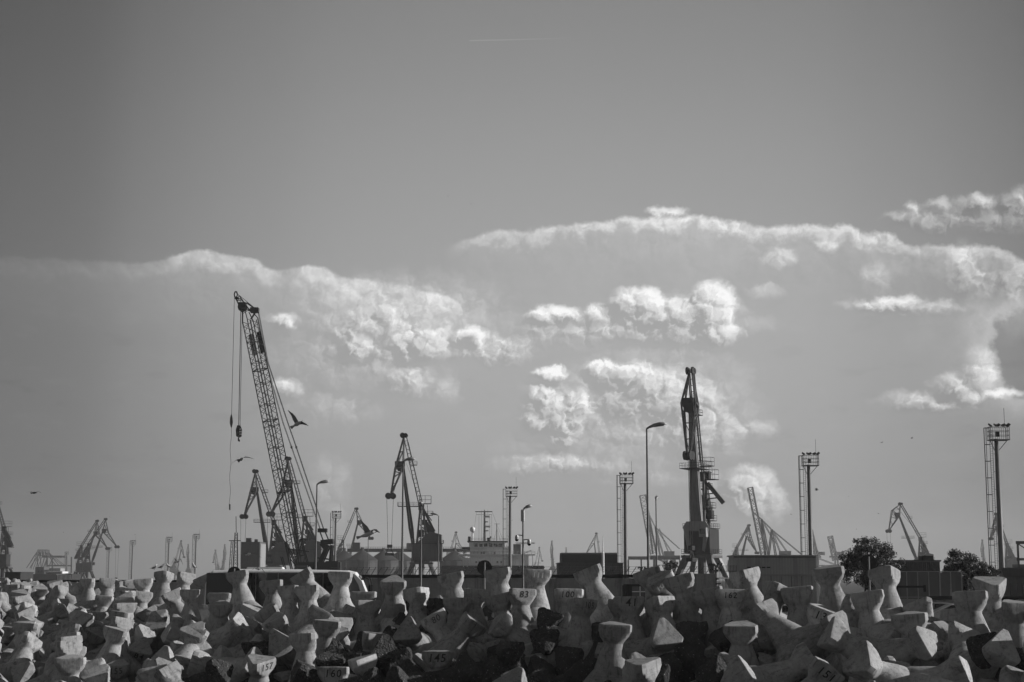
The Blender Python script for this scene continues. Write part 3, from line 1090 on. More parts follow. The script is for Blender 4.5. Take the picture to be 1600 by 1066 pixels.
# ---- the rest of the heap: random attitudes on the bank, rejected where they would hide a placed unit
FILLED = []
placed = 0
LIM = 296 - len(PLACED)
EXTRA = []
for it in range(15000):
    px = RNG.uniform(-70, 1670)
    if RNG.random() < 0.42:
        px = RNG.uniform(-70, 300)
    dc, df = crest(px)
    t = RNG.random()
    Y = df - 2.5 + (dc - df + 1.0) * t
    X = (px - 800) / F * Y
    z = -3.5 + 3.9 * min(1, t * 1.08) + RNG.uniform(-.3, .3)
    if px > 330 and t > .55:
        z -= 0.9
    c = Vector((X, Y, z))
    mind = 1.7 if px > 330 else 1.75
    if any(abs(c.x - q[0].x) < mind and (c - q[0]).length < mind for q in TET):
        continue
    ok = None
    best = 9
    for tr in range(8):
        var = tr % 2
        # thrown units mostly settle on three legs with the fourth up, tilted this way and that
        wild = (24 if px > 330 else 19) if tr < 6 else 45
        R = orient(RNG.gauss(0, wild), RNG.gauss(-12, wild), RNG.uniform(-60, 60) + 60 * (tr % 3))
        # nothing may poke above the crest line of the photograph
        top = min(project(c + R @ (d * 2.7))[1] for d in T_DIR2[var])
        lim = 908 if px < 250 else 932
        if top < lim:
            continue
        hd_ = hides(c, R, var, CAPS) + .7 * hides(c, R, var, NECKS)
        if hd_ < best:
            best = hd_
            ok = (R, var)
    if ok is None or best > (0.01 if px > 280 else .75):
        continue
    low = project(c)[1] > 1000
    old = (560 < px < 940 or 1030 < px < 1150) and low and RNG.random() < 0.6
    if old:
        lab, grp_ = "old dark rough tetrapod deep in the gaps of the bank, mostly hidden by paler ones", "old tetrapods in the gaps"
    elif px < 330:
        lab, grp_ = "small pale concrete tetrapod jumbled in the dense heap at the far left", "tetrapods heaped at the far left"
    elif px < 1000:
        lab, grp_ = "pale unnumbered tetrapod wedged low between others on the middle of the bank", "tetrapods wedged in the middle of the bank"
    else:
        lab, grp_ = "pale unnumbered tetrapod wedged low between others on the right of the bank", "tetrapods wedged in the right of the bank"
    if px < 300 and Y > 128:
        # beyond the 300 that show largest: the far end of the heap is one mass
        if len(EXTRA) < 90:
            EXTRA.append((c, ok[0], ok[1]))
            TET.append((c, ok[0]))
        continue
    FILLED.append((put_tetra(c, ok[0], old, lab, grp_, ok[1]), c, ok[0], ok[1], old))
    placed += 1
    if placed >= LIM:
        break

bm_ = bmesh.new()
for k, (c, R_, var) in enumerate(EXTRA):
    me_ = T_MESH[var][k % 4]
    tmp = me_.copy()
    tmp.transform(Matrix.Translation(c) @ R_.to_4x4())
    bm_.from_mesh(tmp)
    bpy.data.meshes.remove(tmp)
far_me = bpy.data.meshes.new("far_tetrapods")
bm_.to_mesh(far_me)
bm_.free()
far_me.materials.append(concrete)
far_ob = bpy.data.objects.new("far_tetrapods", far_me)
COL.objects.link(far_ob)
tag(far_ob, "far end of the tetrapod heap at the left, receding along the breakwater", kind='stuff')

# every unit gets the words that find it: its attitude and the marked neighbour it lies beside
MARKS = [(e['px'], e['py'], "number " + e['num']) for e in PLACED if e['num']]
MARKS += [(372, 900, "the coach's rear crest unit"), (257, 900, "the gulls' perch"), (960, 985, "the tall free-standing one"), (1383, 905, "the upright one before the sign"),
          (1157, 985, "the drum end below number 162"), (1420, 965, "the rounded end before the pale car"), (1549, 915, "the dark triangular top"), (562, 1035, "the bright corner"),
          (434, 1004, "the triangular end facing the viewer"), (513, 980, "the free-standing one mid-bank"), (12, 985, "the left edge's lit unit"), (64, 925, "the oval dark end"),
          (139, 910, "the twin cranes' foot"), (92, 945, "the lit ragged edge"), (152, 990, "the tilted dark underside"), (1514, 940, "the plain upright one by the car"), (1586, 950, "the right edge unit"),
          (70, 1015, "the left corner's lying unit"), (30, 1050, "the bottom left corner unit"), (222, 930, "the slim upright one"), (300, 925, "the blunt dark end below the gulls")]
for (o, c, R_, var, old) in FILLED:
    x, y, z = project(c)
    up = max((R_ @ d).z for d in T_DIR2[var])
    tw = max(-(R_ @ d).y for d in T_DIR2[var])
    pose = "one end straight up" if up > .93 else ("blunt end at the viewer" if tw > .93 else ("lying on three legs' sides" if up < .6 else ("tilted right" if max(T_DIR2[var], key=lambda d: (R_ @ d).z).dot(R_.transposed() @ Vector((1, 0, 0))) > 0 else "tilted left")))
    mk = min(MARKS, key=lambda m_: hypot(x - m_[0], y - m_[1]))
    dx_, dy_ = x - mk[0], y - mk[1]
    where = ("just above" if dy_ < 0 else "just below") if abs(dy_) > abs(dx_) * 1.4 else ("just right of" if dx_ > 0 else "just left of") if abs(dx_) > abs(dy_) * 1.4 else \
            (("down to the right of" if dx_ > 0 else "down to the left of") if dy_ > 0 else ("up to the right of" if dx_ > 0 else "up to the left of"))
    far = hypot(dx_, dy_)
    if far > 55:
        where = where.replace("just ", "well ")
    o['label'] = " ".join(((("old dark " if old else "pale ") + "tetrapod, " + pose + ", " + where + " " + mk[2])).split()[:12])
    o['group'] = "unnumbered tetrapods filling the bank"
    o['_x'] = x
same = {}
for rec in FILLED:
    same.setdefault(rec[0]['label'], []).append(rec)
for lb, recs in same.items():
    if len(recs) > 1:
        for (o, c, R_, var, old) in recs:
            x, y, z = project(c)
            near_ = sorted(MARKS, key=lambda m_: hypot(x - m_[0], y - m_[1]))
            o['label'] = " ".join((lb + ", towards " + near_[1][2]).split()[:16])
again = {}
for rec in FILLED:
    again.setdefault(rec[0]['label'], []).append(rec[0])
for lb, os_ in again.items():
    if len(os_) > 1:
        os_.sort(key=lambda q_: -q_.location.y)
        words = ["farther", "nearer"] if len(os_) == 2 else ["farthest", "middle", "nearest", "lowest", "hindmost", "innermost"]
        for k, o in enumerate(os_):
            o['label'] = " ".join((words[min(k, len(words) - 1)] + " " + lb).split()[:16])
for (o, c, R_, var, old) in FILLED:
    del o['_x']

# ================================================================== harbour
silo_steel = mat("silo_steel", 0.055, 0.6, 0.1, .15, .3, streak=.2, spec=.2)
sheet_hall = mat("weathered_hall_sheet", 0.34, 0.5, 0.1, .15, .4, streak=.2)
X3 = Vector((1, 0, 0))
Y3 = Vector((0, 1, 0))
Z3 = Vector((0, 0, 1))
G0 = lambda px, Y: Vector(((px - 800) / F * Y, Y, 0.0))


def rail(mb, pts, h, r=.03, n=2, posts=True):
    """handrail along pts"""
    pts = [Vector(p) for p in pts]
    for k in range(1, n + 1):
        mb.tube([p + Z3 * (h * k / n) for p in pts], r, 4, False)
    for a, b_ in zip(pts[:-1], pts[1:]):
        L = (b_ - a).length
        q = max(1, int(L / 1.3))
        for i in range(q + 1):
            p = a.lerp(b_, i / q)
            mb.tube([p, p + Z3 * h], r, 3, False)


def platform(mb, c, sx, sy, h=1.1, th=.15, r=.035):
    c = Vector(c)
    mb.box(c, (sx, sy, th))
    q = [c + Vector((x * sx / 2, y * sy / 2, th / 2)) for x, y in ((-1, -1), (1, -1), (1, 1), (-1, 1), (-1, -1))]
    rail(mb, q, h, r)


# ------------------------------------------------------------------ level-luffing portal crane (local metres, +X towards the jib)
def portal_crane(px, Y, s, yaw, label, pose=None, mats=None, detail=1.0, ropes=True, house_off=0.0, group="harbour portal cranes"):
    pose = pose or {}
    md, mm, mp = mats or (steel_dark, steel_mid, steel_pale)
    root = empty("portal_crane", G0(px, Y), yaw, label, "crane", group, s)
    tk = 1.0 if detail >= 1 else 1.35
    head = Vector(pose.get('head', (6.0, 0, 37.6)))
    apex = Vector(pose.get('apex', (5.8, 0, 47.4)))
    tip = Vector(pose.get('tip', (9.8, 0, 28.6)))
    pivot = Vector(pose.get('pivot', (2.6, 0, 13.2)))
    ttop = Vector((0.4, 0, 26.0))
    # portal: ring beam and four splayed legs
    for sx in (-1, 1):
        for sy in (-1, 1):
            MB().beam((sx * 2.5, sy * 2.5, 7.9), (sx * 5.6, sy * 5.2, 0.4), 1.25 * tk, 1.1 * tk, .9, .9).build("leg", mp if sx < 0 else mm, root)
            MB().box((sx * 5.6, sy * 5.2, .35), (3.2, .7, .7)).build("bogie", md, root)
    m_ = MB()
    m_.box((0, 0, 7.85), (7.0, 7.0, .55))
    m_.tube([(0, 0, 7.9), (0, 0, 8.6)], 2.4, 14)
    m_.tube([(0, 0, 1.5), (0, 0, 7.8)], .9, 10)
    m_.box((0, 5.2, 3.2), (10.4, .3, .3)).box((0, -5.2, 3.2), (10.4, .3, .3))
    m_.build("portal_frame", mm, root)
    # slewing machinery house
    h = MB()
    hl = pose.get('hl', 9.0)
    h.box((2.6 - hl / 2 + house_off, 0, 11.2), (hl, 5.9, 5.2))
    if not pose.get('flat'):
      h.poly([(-6.2, -2.4, 13.8), (1.0, -2.4, 13.8), (1.0, 2.4, 13.8), (-6.2, 2.4, 13.8), (-6.2, -2.4, 16.6), (-2.6, -2.4, 17.6), (-2.6, 2.4, 17.6), (-6.2, 2.4, 16.6), (1.0, -2.4, 14.4), (1.0, 2.4, 14.4)],
           [(0, 1, 8, 5, 4), (3, 7, 6, 9, 2), (4, 5, 6, 7), (5, 8, 9, 6), (0, 4, 7, 3), (1, 2, 9, 8)])
    house = h.build("machinery_house", md if pose.get("flat") else mm, root)
    for c_, s_ in (((2.6 - hl * .5, -2.97, 10.2), (hl * .38, .12, 3.0)), ((2.68 + house_off, 0, 11.1), (.1, 3.3, 4.3)), ((2.6 - hl * .82, -2.97, 11.3), (.9, .12, .9)), ((0.9, -2.97, 11.3), (.9, .12, .9))):
        MB().box(c_, s_).build("opening", black, house)
    w_ = MB()
    fx = 2.75 + house_off
    yz = [(-3.0, 14.2), (-2.2, 15.4), (2.2, 15.4), (3.0, 14.2), (1.9, 8.8), (1.35, 9.2), (1.75, 13.4), (-1.75, 13.4), (-1.35, 9.2), (-1.9, 8.8)]
    w_.poly([(fx, y, z) for y, z in yz] + [(fx + .25, y, z) for y, z in yz],
            [(0, 1, 7), (1, 2, 6, 7), (2, 3, 6), (3, 4, 5, 6), (0, 7, 8, 9)] + [(10, 17, 11), (11, 17, 16, 12), (12, 16, 13), (13, 16, 15, 14), (10, 19, 18, 17)] + [(i, 10 + i, 10 + (i + 1) % 10, (i + 1) % 10) for i in range(10)])
    w_.build("front_frame", mp, house)
    r_ = MB()
    platform(r_, (2.6 - hl / 2 + house_off, 0, 13.95), hl + .6, 6.2, .95)
    platform(r_, (2.6 - hl / 2 + house_off, 0, 8.45), hl + .9, 6.8, .9)
    r_.build("railing", md, root)
    cabn = MB()
    cabn.box((3.6, 1.9, 13.0), (1.8, 1.6, 2.0))
    cab = cabn.build("operator_cab", mp, root)
    MB().box((4.55, 1.9, 13.2), (.06, 1.3, 1.1)).box((3.6, 1.06, 13.2), (1.3, .06, 1.0)).build("window", glass_dark, cab)
    # tower
    t_ = MB()
    for sy in (-1.3, 1.3):
        t_.beam((-1.6, sy, 13.8), (-.2, sy * .7, 26.0), .6 * tk, .7 * tk, .45, .5)
        t_.beam((1.5, sy, 13.8), (.5, sy * .7, 26.0), .45 * tk, .5 * tk, .4, .4)
    for i in range(6):
        z0 = 14 + i * 2
        k0, k1 = i / 6, (i + 1) / 6
        a = Vector((-1.6 + 1.4 * k0, -1.3 + .4 * k0, z0))
        b_ = Vector((1.5 - 1.0 * k1, -1.3 + .4 * k1, z0 + 2))
        t_.tube([a, b_], .13 * tk, 4)
        t_.tube([a * Vector((1, 1, 1)) + Vector((0, 2.6 - .8 * k0, 0)), b_ + Vector((0, 2.6 - .8 * k1, 0))], .13 * tk, 4)
    t_.build("tower", mm, root)
    l_ = MB()
    for sy in (-.28, .28):
        l_.tube([(-2.5, sy, 14), (-1.6, sy, 26)], .06 * tk, 3)
    for i in range(30):
        l_.tube([(-2.5 + .9 * i / 30, -.28, 14 + 12 * i / 30), (-2.5 + .9 * i / 30, .28, 14 + 12 * i / 30)], .04 * tk, 3)
    l_.build("ladder", md, root)
    pl = MB()
    platform(pl, (-1.0, 0, 26.2), 3.6, 3.4, 2.4)
    platform(pl, (-1.8, 0, 22.6), 3.2, 3.2, 1.2)
    platform(pl, (-1.6, 0, 17.6), 3.0, 3.0, 1.2)
    pl.box((0.2, 0, 25.2), (1.7, 2.2, 2.0)).box((-.9, .2, 20.4), (1.6, 2.2, 1.6)).box((.2, -.5, 17.0), (1.7, 1.5, 2.2))
    pl.build("platform", md, root)
    if pose.get('flat') and pose.get('hl') == 6.0:
        xp = MB()
        platform(xp, (-.8, 2.0, 24.6), 2.6, 3.0, 2.1)
        platform(xp, (-.8, 1.5, 27.6), 2.2, 2.2, 1.8)
        platform(xp, (-.8, 1.6, 15.6), 2.4, 2.6, 1.1)
        platform(xp, (-.8, 1.6, 18.4), 2.2, 2.4, 1.1)
        xp.box((-.8, 1.3, 25.6), (1.4, 1.2, 1.6)).box((-.6, 1.6, 16.9), (1.6, 1.8, 1.9)).box((-.6, 1.2, 19.6), (1.2, 1.0, 1.4))
        xp.build("side_platform", md, root)
        sa = MB()
        sa.beam((-.6, 1.4, 23.8), (-.6, 5.0, 19.4), .6, .9, side=X3)
        sa.beam((-.6, .6, 21.4), (-.6, 3.0, 21.6), .2, .25, side=X3)
        sa.beam((-.6, .6, 20.3), (-.6, 3.8, 20.6), .2, .25, side=X3)
        sa.build("side_arm", mm, root)
    # counterweight lever
    c_ = MB()
    for sy in (-.9, .9):
        c_.beam((.3, sy, 26.0), (-3.9, sy, 17.6), .5, .7)
        c_.beam((-.2, sy, 25.0), (-3.0, sy, 21.0), .25, .25)
    c_.build("balance_lever", md, root)
    MB().poly([(-4.4, -1.4, 16.8), (-1.8, -1.4, 17.0), (-1.2, -1.4, 19.8), (-1.6, -1.4, 20.8), (-4.4, 1.4, 16.8), (-1.8, 1.4, 17.0), (-1.2, 1.4, 19.8), (-1.6, 1.4, 20.8)],
              [(0, 1, 2, 3), (4, 7, 6, 5), (0, 4, 5, 1), (1, 5, 6, 2), (2, 6, 7, 3), (3, 7, 4, 0)]).build("counterweight", md, root)
    # jib: tapering box girder
    j = MB()
    j.beam(pivot, pivot.lerp(head, .22), 2.7, .8, 2.3, 1.5)
    j.beam(pivot.lerp(head, .22), head, 2.3, 1.5, 1.1, .8)
    jib = j.build("jib", (jib_grey if pose.get("flat") else mm) if pose.get('pale') else md, root)
    e = MB()
    for sy in (-1, 1):
        a = pivot.lerp(head, .22) + Vector((0, sy * 1.17, 0))
        e.tube([a, head + Vector((0, sy * .60, 0))], .10, 4)
    e.build("edge_flange", mp, jib)
    mid = pivot.lerp(head, .50)
    jp = MB()
    platform(jp, mid, 6.4, 4.4, 1.1)
    jp.build("walkway", md, jib)
    # fly jib: two trussed cheeks joined at apex and tip
    fj = MB()
    fd = (apex - tip)
    mid_f = head + (tip - head) * .22 + Vector((1.6, 0, 1.4)) if 'mid' not in pose else Vector(pose['mid'])
    for sy in (-1, 1):
        off1, off2, off3 = Vector((0, sy * .3, 0)), Vector((0, sy * 1.65, 0)), Vector((0, sy * .35, 0))
        fj.tube([apex + off1, mid_f + off2, tip + off3], .24 * tk, 5)
        fj.tube([apex + off1, head + off2, tip + off3], .24 * tk, 5)
        fj.tube([mid_f + off2, head + off2], .2 * tk, 4)
        for k in range(1, 5):
            a = (head + off2).lerp(tip + off3, k / 5)
            b_ = (mid_f + off2).lerp(tip + off3, (k - .5) / 5)
            c2 = (mid_f + off2).lerp(tip + off3, (k + .5) / 5)
            if k % 2:
                fj.tube([a, b_], .12 * tk, 4)
                fj.tube([a, c2], .12 * tk, 4)
        a = (head + off2).lerp(apex + off1, .5)
        b_ = (mid_f + off2).lerp(apex + off1, .5)
        fj.tube([a, b_], .12 * tk, 4)
        fj.tube([mid_f + off2, (head + off2).lerp(apex + off1, .55)], .12 * tk, 4)
    for t in (0, .33, .66, 1):
        a = head.lerp(tip, t)
        wd = 1.65 + (.35 - 1.65) * t
        fj.tube([a + Vector((0, -wd, 0)), a + Vector((0, wd, 0))], .16 * tk, 4)
        if t < 1:
            a2 = head.lerp(tip, t + .33)
            w3 = 1.5 + (.35 - 1.5) * (t + .33)
            fj.tube([a + Vector((0, -wd, 0)), a2 + Vector((0, w3, 0))], .11 * tk, 4)
    fj.tube([mid_f + Vector((0, -1.5, 0)), mid_f + Vector((0, 1.5, 0))], .18 * tk, 4)
    flyjib = fj.build("fly_jib", mm, root)
    if detail > .4:
        hb = MB()
        hb.box(head + Vector((1.0, 0, 1.2)), (3.0, 2.6, 1.1))
        hb.poly([head + Vector(p) for p in ((-.5, -1.3, .7), (2.5, -1.3, .7), (1.6, -1.0, -1.2), (-.2, -1.0, -1.2), (-.5, 1.3, .7), (2.5, 1.3, .7), (1.6, 1.0, -1.2), (-.2, 1.0, -1.2))],
                [(0, 1, 2, 3), (4, 7, 6, 5), (0, 4, 5, 1), (1, 5, 6, 2), (2, 6, 7, 3), (3, 7, 4, 0)])
        hb.build("head_housing", md, flyjib)
    for sy in (-.62, .62):
        for p_, r__ in ((apex + Vector((.45, sy, .1)), .85), (apex + Vector((-.5, sy, .1)), .7), (tip + Vector((.7, sy, 0)), 1.0), (tip + Vector((-.7, sy, 0)), 1.0)):
            MB().disc(p_, Y3, r__, .38, 12).build("pulley", black, root)
    # tie rods down to the tower, with a ladder walkway
    ti_ = MB()
    base = apex + Vector((-.3, 0, -.3))
    dn = (ttop - base).normalized()
    nv = dn.cross(Y3)
    for sy in (-.5, .5):
        for o_ in (-.45, .45):
            ti_.tube([base + Vector((0, sy, 0)) + nv * o_, ttop + Vector((0, sy * 1.5, 0)) + nv * o_ * 1.3], .17 * tk, 4)
    for i in range(1, 16):
        a = base.lerp(ttop, i / 16)
        ti_.tube([a + Vector((0, -.6, 0)) - nv * .5, a + Vector((0, .6, 0)) - nv * .5], .09 * tk, 4)
        ti_.tube([a - nv * .5, a + nv * .5], .1 * tk, 4)
    L_ = [base.lerp(ttop, k / 10) + Vector((-.55, 0, .5)) for k in range(1, 10)]
    ti_.tube(L_, .07 * tk, 4, False)
    for k in range(0, 9, 1):
        ti_.tube([L_[k], L_[k] + Vector((.4, 0, -.6))], .06 * tk, 3, False)
    ti_.build("tie_rod", mm, root)
    tp = MB()
    platform(tp, base.lerp(ttop, .42) + Vector((-.6, 0, 0)), 2.2, 2.4, 1.1)
    tp.build("tie_rod_platform", md, root)
    if ropes:
        zb = pose.get('hook', 12.0)
        rp = MB()
        for dx in (1.2, -.9):
            rp.tube([tip + Vector((dx, .3, 0)), (tip.x + dx * .55, .3, zb)], .07 * tk, 4)
        rp.build("hoist_rope", md, root)
        g_ = MB()
        g_.box((tip.x + .1, .3, zb - .4), (1.6, 1.0, .9)).tube([(tip.x + .1, .3, zb), (tip.x - 1.0, .3, zb - 2.6)], .16, 4).tube([(tip.x + .1, .3, zb), (tip.x + 1.2, .3, zb - 2.6)], .16, 4)
        g_.box((tip.x + .1, .3, zb - 2.9), (2.8, 1.4, .8))
        g_.build("grab", md, root)
        sr = MB()
        for sy in (-.3, .3):
            sr.tube([tip + Vector((-.6, sy, 0)), head + Vector((-.3, sy, 3.0)), (ttop.x, sy, 27)], .05 * tk, 3)
        sr.build("stay_rope", md, root)
    return root


PI = pi
# +X of the crane points left in the picture when yaw = 180 degrees
portal_crane(660, 500, 1.0, PI, "grey level luffing harbour crane seen from the side, left of the ship's bridge", dict(hook=13.5), (steel_dark, steel_mid, steel_pale))
portal_crane(1094, 352, 1.0, radians(243), "tallest slewing crane right of centre, seen head-on with its jib towards the viewer",
             dict(pale=1, flat=1, hl=6.0, hook=10.0, head=(4.9, 0, 40.2), apex=(4.9, 0, 48.0), tip=(7.0, 0, 29.4), mid=(6.7, 0, 41.0)), (steel_dark, steel_mid, steel_pale), house_off=0.4)
portal_crane(431, 640, 1.0, PI, "crane left of the big lattice boom, with its pale leg-like jib raised", dict(hook=2.2, head=(7.2, 0, 37.5), apex=(8.0, 0, 45.5), tip=(12.2, 0, 27.6), pale=1), (steel_dark, steel_mid, steel_mid))
portal_crane(479, 600, 1.0, PI, "crane half hidden behind the big lattice boom, railed platform on its tower", dict(ropes=0, head=(5.6, 0, 38), apex=(6.9, 0, 47.6), tip=(13.0, 0, 27.0)), (steel_dark, steel_mid, steel_mid))
portal_crane(537, 960, 1.0, 0.0, "far crane with its jib to the right, beside the low street lamp and grain silos",
             dict(head=(9, 0, 36), apex=(8.0, 0, 44.5), tip=(17, 0, 27), pivot=(2.8, 0, 9), pale=1), (steel_mid, steel_mid, steel_pale), ropes=False)
portal_crane(132, 1120, 1.0, 0.0, "left one of the twin cranes standing far off on the left",
             dict(flat=1, hl=5, head=(9, 0, 34), apex=(10.5, 0, 43), tip=(18.6, 0, 24), pale=0), (steel_dark, steel_dark, steel_mid), ropes=False)
portal_crane(143, 1060, 1.0, 0.12, "right one of the twin far cranes on the left, a rope below its tip",
             dict(flat=1, hl=5, head=(9, 0, 34), apex=(10.5, 0, 42), tip=(18.6, 0, 24), hook=4), (steel_dark, steel_dark, steel_mid))
portal_crane(12, 720, 1.0, PI, "dark crane cut off by the left edge of the picture",
             dict(flat=1, hl=5, head=(7, 0, 36), apex=(6.4, 0, 44), tip=(13, 0, 27), hook=10), (steel_dark, steel_dark, steel_mid), ropes=False)
portal_crane(703, 1500, 1.0, 0.0, "small far crane between the level luffing crane and the ship",
             dict(head=(6.0, 0, 36), apex=(6, 0, 46), tip=(14, 0, 28)), (steel_mid, steel_mid, steel_mid), .3, ropes=False)
portal_crane(1434, 900, 1.0, PI, "crane with its beak-like jib dipping left, above the two leafy trees",
             dict(head=(11.6, 0, 38.0), apex=(10.6, 0, 44.6), tip=(17.8, 0, 29.5), mid=(15.5, 0, 41), pale=1, hook=16), (steel_mid, steel_mid, steel_mid))
portal_crane(1568, 1050, 1.0, PI, "crane mostly hidden behind the tallest floodlight mast at the right",
             dict(head=(6.4, 0, 37.0), apex=(6.4, 0, 45), tip=(10.6, 0, 29)), (steel_mid, steel_mid, steel_mid), .3, ropes=False)
portal_crane(1148, 1180, 1.0, 0.25, "far crane left of the steep container gantry, its tie rod sloping left",
             dict(head=(8.0, 0, 34), apex=(10, 0, 42), tip=(16, 0, 22)), (steel_mid, steel_mid, steel_mid), .3, ropes=False)
portal_crane(936, 1500, 1.0, PI, "far crane showing its knee above the black shed",
             dict(head=(5, 0, 36), apex=(3.0, 0, 45), tip=(13.0, 0, 26)), (steel_mid, steel_mid, steel_mid), .3, ropes=False)
for (px, Y, yaw, lb) in ((863, 1900, 1.7, "tiny far crane seen end-on left of the black shed"), (836, 2300, 0.0, "tiny far crane with a bent arm right of the ship"),
                         (1531, 1850, 1.5, "tiny far crane seen end-on above the leafy bush"), (279, 1900, .3, "tiny far crane above the perched gulls"),
                         (299, 2100, 1.9, "slim far crane between two floodlight masts on the left"), (345, 2500, 2.6, "tiny far crane left of the coach's roof, its jib to the left"),
                         (353, 2100, 1.5, "tiny far crane left of the coach's roof, seen end-on"), (883, 2300, 1.4, "stub of a far crane just above the black shed's left end")):
    portal_crane(px, Y, 1.0, yaw, lb, dict(), (steel_mid, steel_mid, steel_mid), .3, ropes=False)


# ------------------------------------------------------------------ ship-to-shore gantry cranes with raised booms
def sts_crane(px0, Y, boom, apexs, back, label, base_py=884, w=6.0, thick=.75):
    root = empty("gantry_crane", G0(px0, Y), 0, label, "crane", "container gantry cranes")
    inv = root.matrix_world.copy()
    o_ = G0(px0, Y)
    q = lambda px, py, dy=0.0: P3(px, py, Y) - o_ + Vector((0, dy, 0))
    (b0x, b0y), (b1x, b1y) = boom
    m_ = MB()
    m_.truss(q(b0x, b0y), q(b1x, b1y), w, 14, thick * .45, side=Y3, h=w * .75)
    m_.build("boom", steel_mid, root)
    a_ = MB()
    for (ax, ay), foot in apexs:
        for f in foot:
            for dy in (-w * .7, w * .7):
                a_.tube([q(ax, ay, dy), q(f[0], f[1], dy)], thick * .55, 5)
        a_.tube([q(ax, ay, -w * .7), q(ax, ay, w * .7)], thick * .5, 5)
    a_.build("a_frame", steel_mid, root)
    s_ = MB()
    for (a, b_) in back:
        for dy in (-w * .5, w * .5):
            s_.tube([q(*a, dy), q(*b_, dy)], thick * .38, 4)
    s_.build("stay", steel_mid, root)
    x0 = min(b0x, b1x)
    x1 = max(max(a[0], b_[0]) for a, b_ in back)
    g_ = MB()
    for dy in (-w * .6, w * .6):
        g_.beam(q(b1x - 8, base_py - 14, dy), q(x1, base_py - 14, dy), 1.2, 2.2)
    if w < 8:
        g_.box(q((b1x + x1) / 2 + 4, base_py - 19), (9, w, 4))
    g_.build("girder", steel_mid, root)
    for lx in (b1x + 2, b1x + 32):
        for dy in (-w * 1.2, w * 1.2):
            MB().beam(q(lx, base_py - 14, dy), Vector((q(lx, 900, 0).x, dy, 0)), 1.5, 1.5).build("portal_leg", steel_mid, root)
    l_ = MB()
    for dy in (-w * 1.2, w * 1.2):
        l_.tube([q(b1x + 2, base_py - 12, dy), Vector((q(b1x + 32, 0, 0).x, dy, 12))], .5, 4)
        l_.beam(q(b1x + 2, base_py, dy), q(b1x + 32, base_py, dy), 1.0, 1.4)
    l_.build("cross_tie", steel_mid, root)
    return root


sts_crane(1195, 1300, ((1172, 762), (1193, 868)),
          [((1190, 812), [(1201, 868), (1196, 868)]), ((1206, 828), [(1212, 868), (1201, 868)])],
          [((1190, 812), (1206, 828)), ((1206, 828), (1252, 866)), ((1206, 828), (1232, 866)), ((1176, 800), (1190, 812)), ((1206, 828), (1220, 866)), ((1190, 812), (1212, 850))],
          "container gantry crane with its twin boom raised steeply, left of the second floodlight mast", thick=.9, w=5)
sts_crane(1021, 1450, ((1004, 774), (1021, 866)),
          [((1012, 800), [(1026, 866), (1020, 866)]), ((1024, 824), [(1032, 872), (1040, 880)])],
          [((1012, 800), (1024, 824)), ((1024, 824), (1062, 858)), ((1024, 824), (1056, 872)), ((1030, 826), (1044, 862))],
          "container gantry crane with raised boom behind the tall street lamp", w=7)
sts_crane(1273, 2000, ((1266, 828), (1275, 866)),
          [((1269, 842), [(1280, 870), (1276, 870)])],
          [((1269, 842), (1282, 872))], "small far gantry boom just right of the second floodlight mast", w=6, thick=1.1)
sts_crane(1304, 2000, ((1297, 838), (1305, 876)),
          [((1300, 850), [(1308, 874)])], [((1300, 850), (1312, 874))], "stubby far gantry boom left of the leafy tree", w=7, thick=1.3)
sts_crane(62, 1700, ((60, 864), (76, 864)),
          [((60, 863), [(44, 888), (62, 886)]), ((74, 863), [(68, 886), (90, 884)])],
          [((74, 863), (100, 884)), ((60, 863), (50, 890)), ((66, 864), (58, 886)), ((80, 868), (94, 872))], "hazy lattice gantry crane over the small cargo ship at the left", w=8, thick=.9)


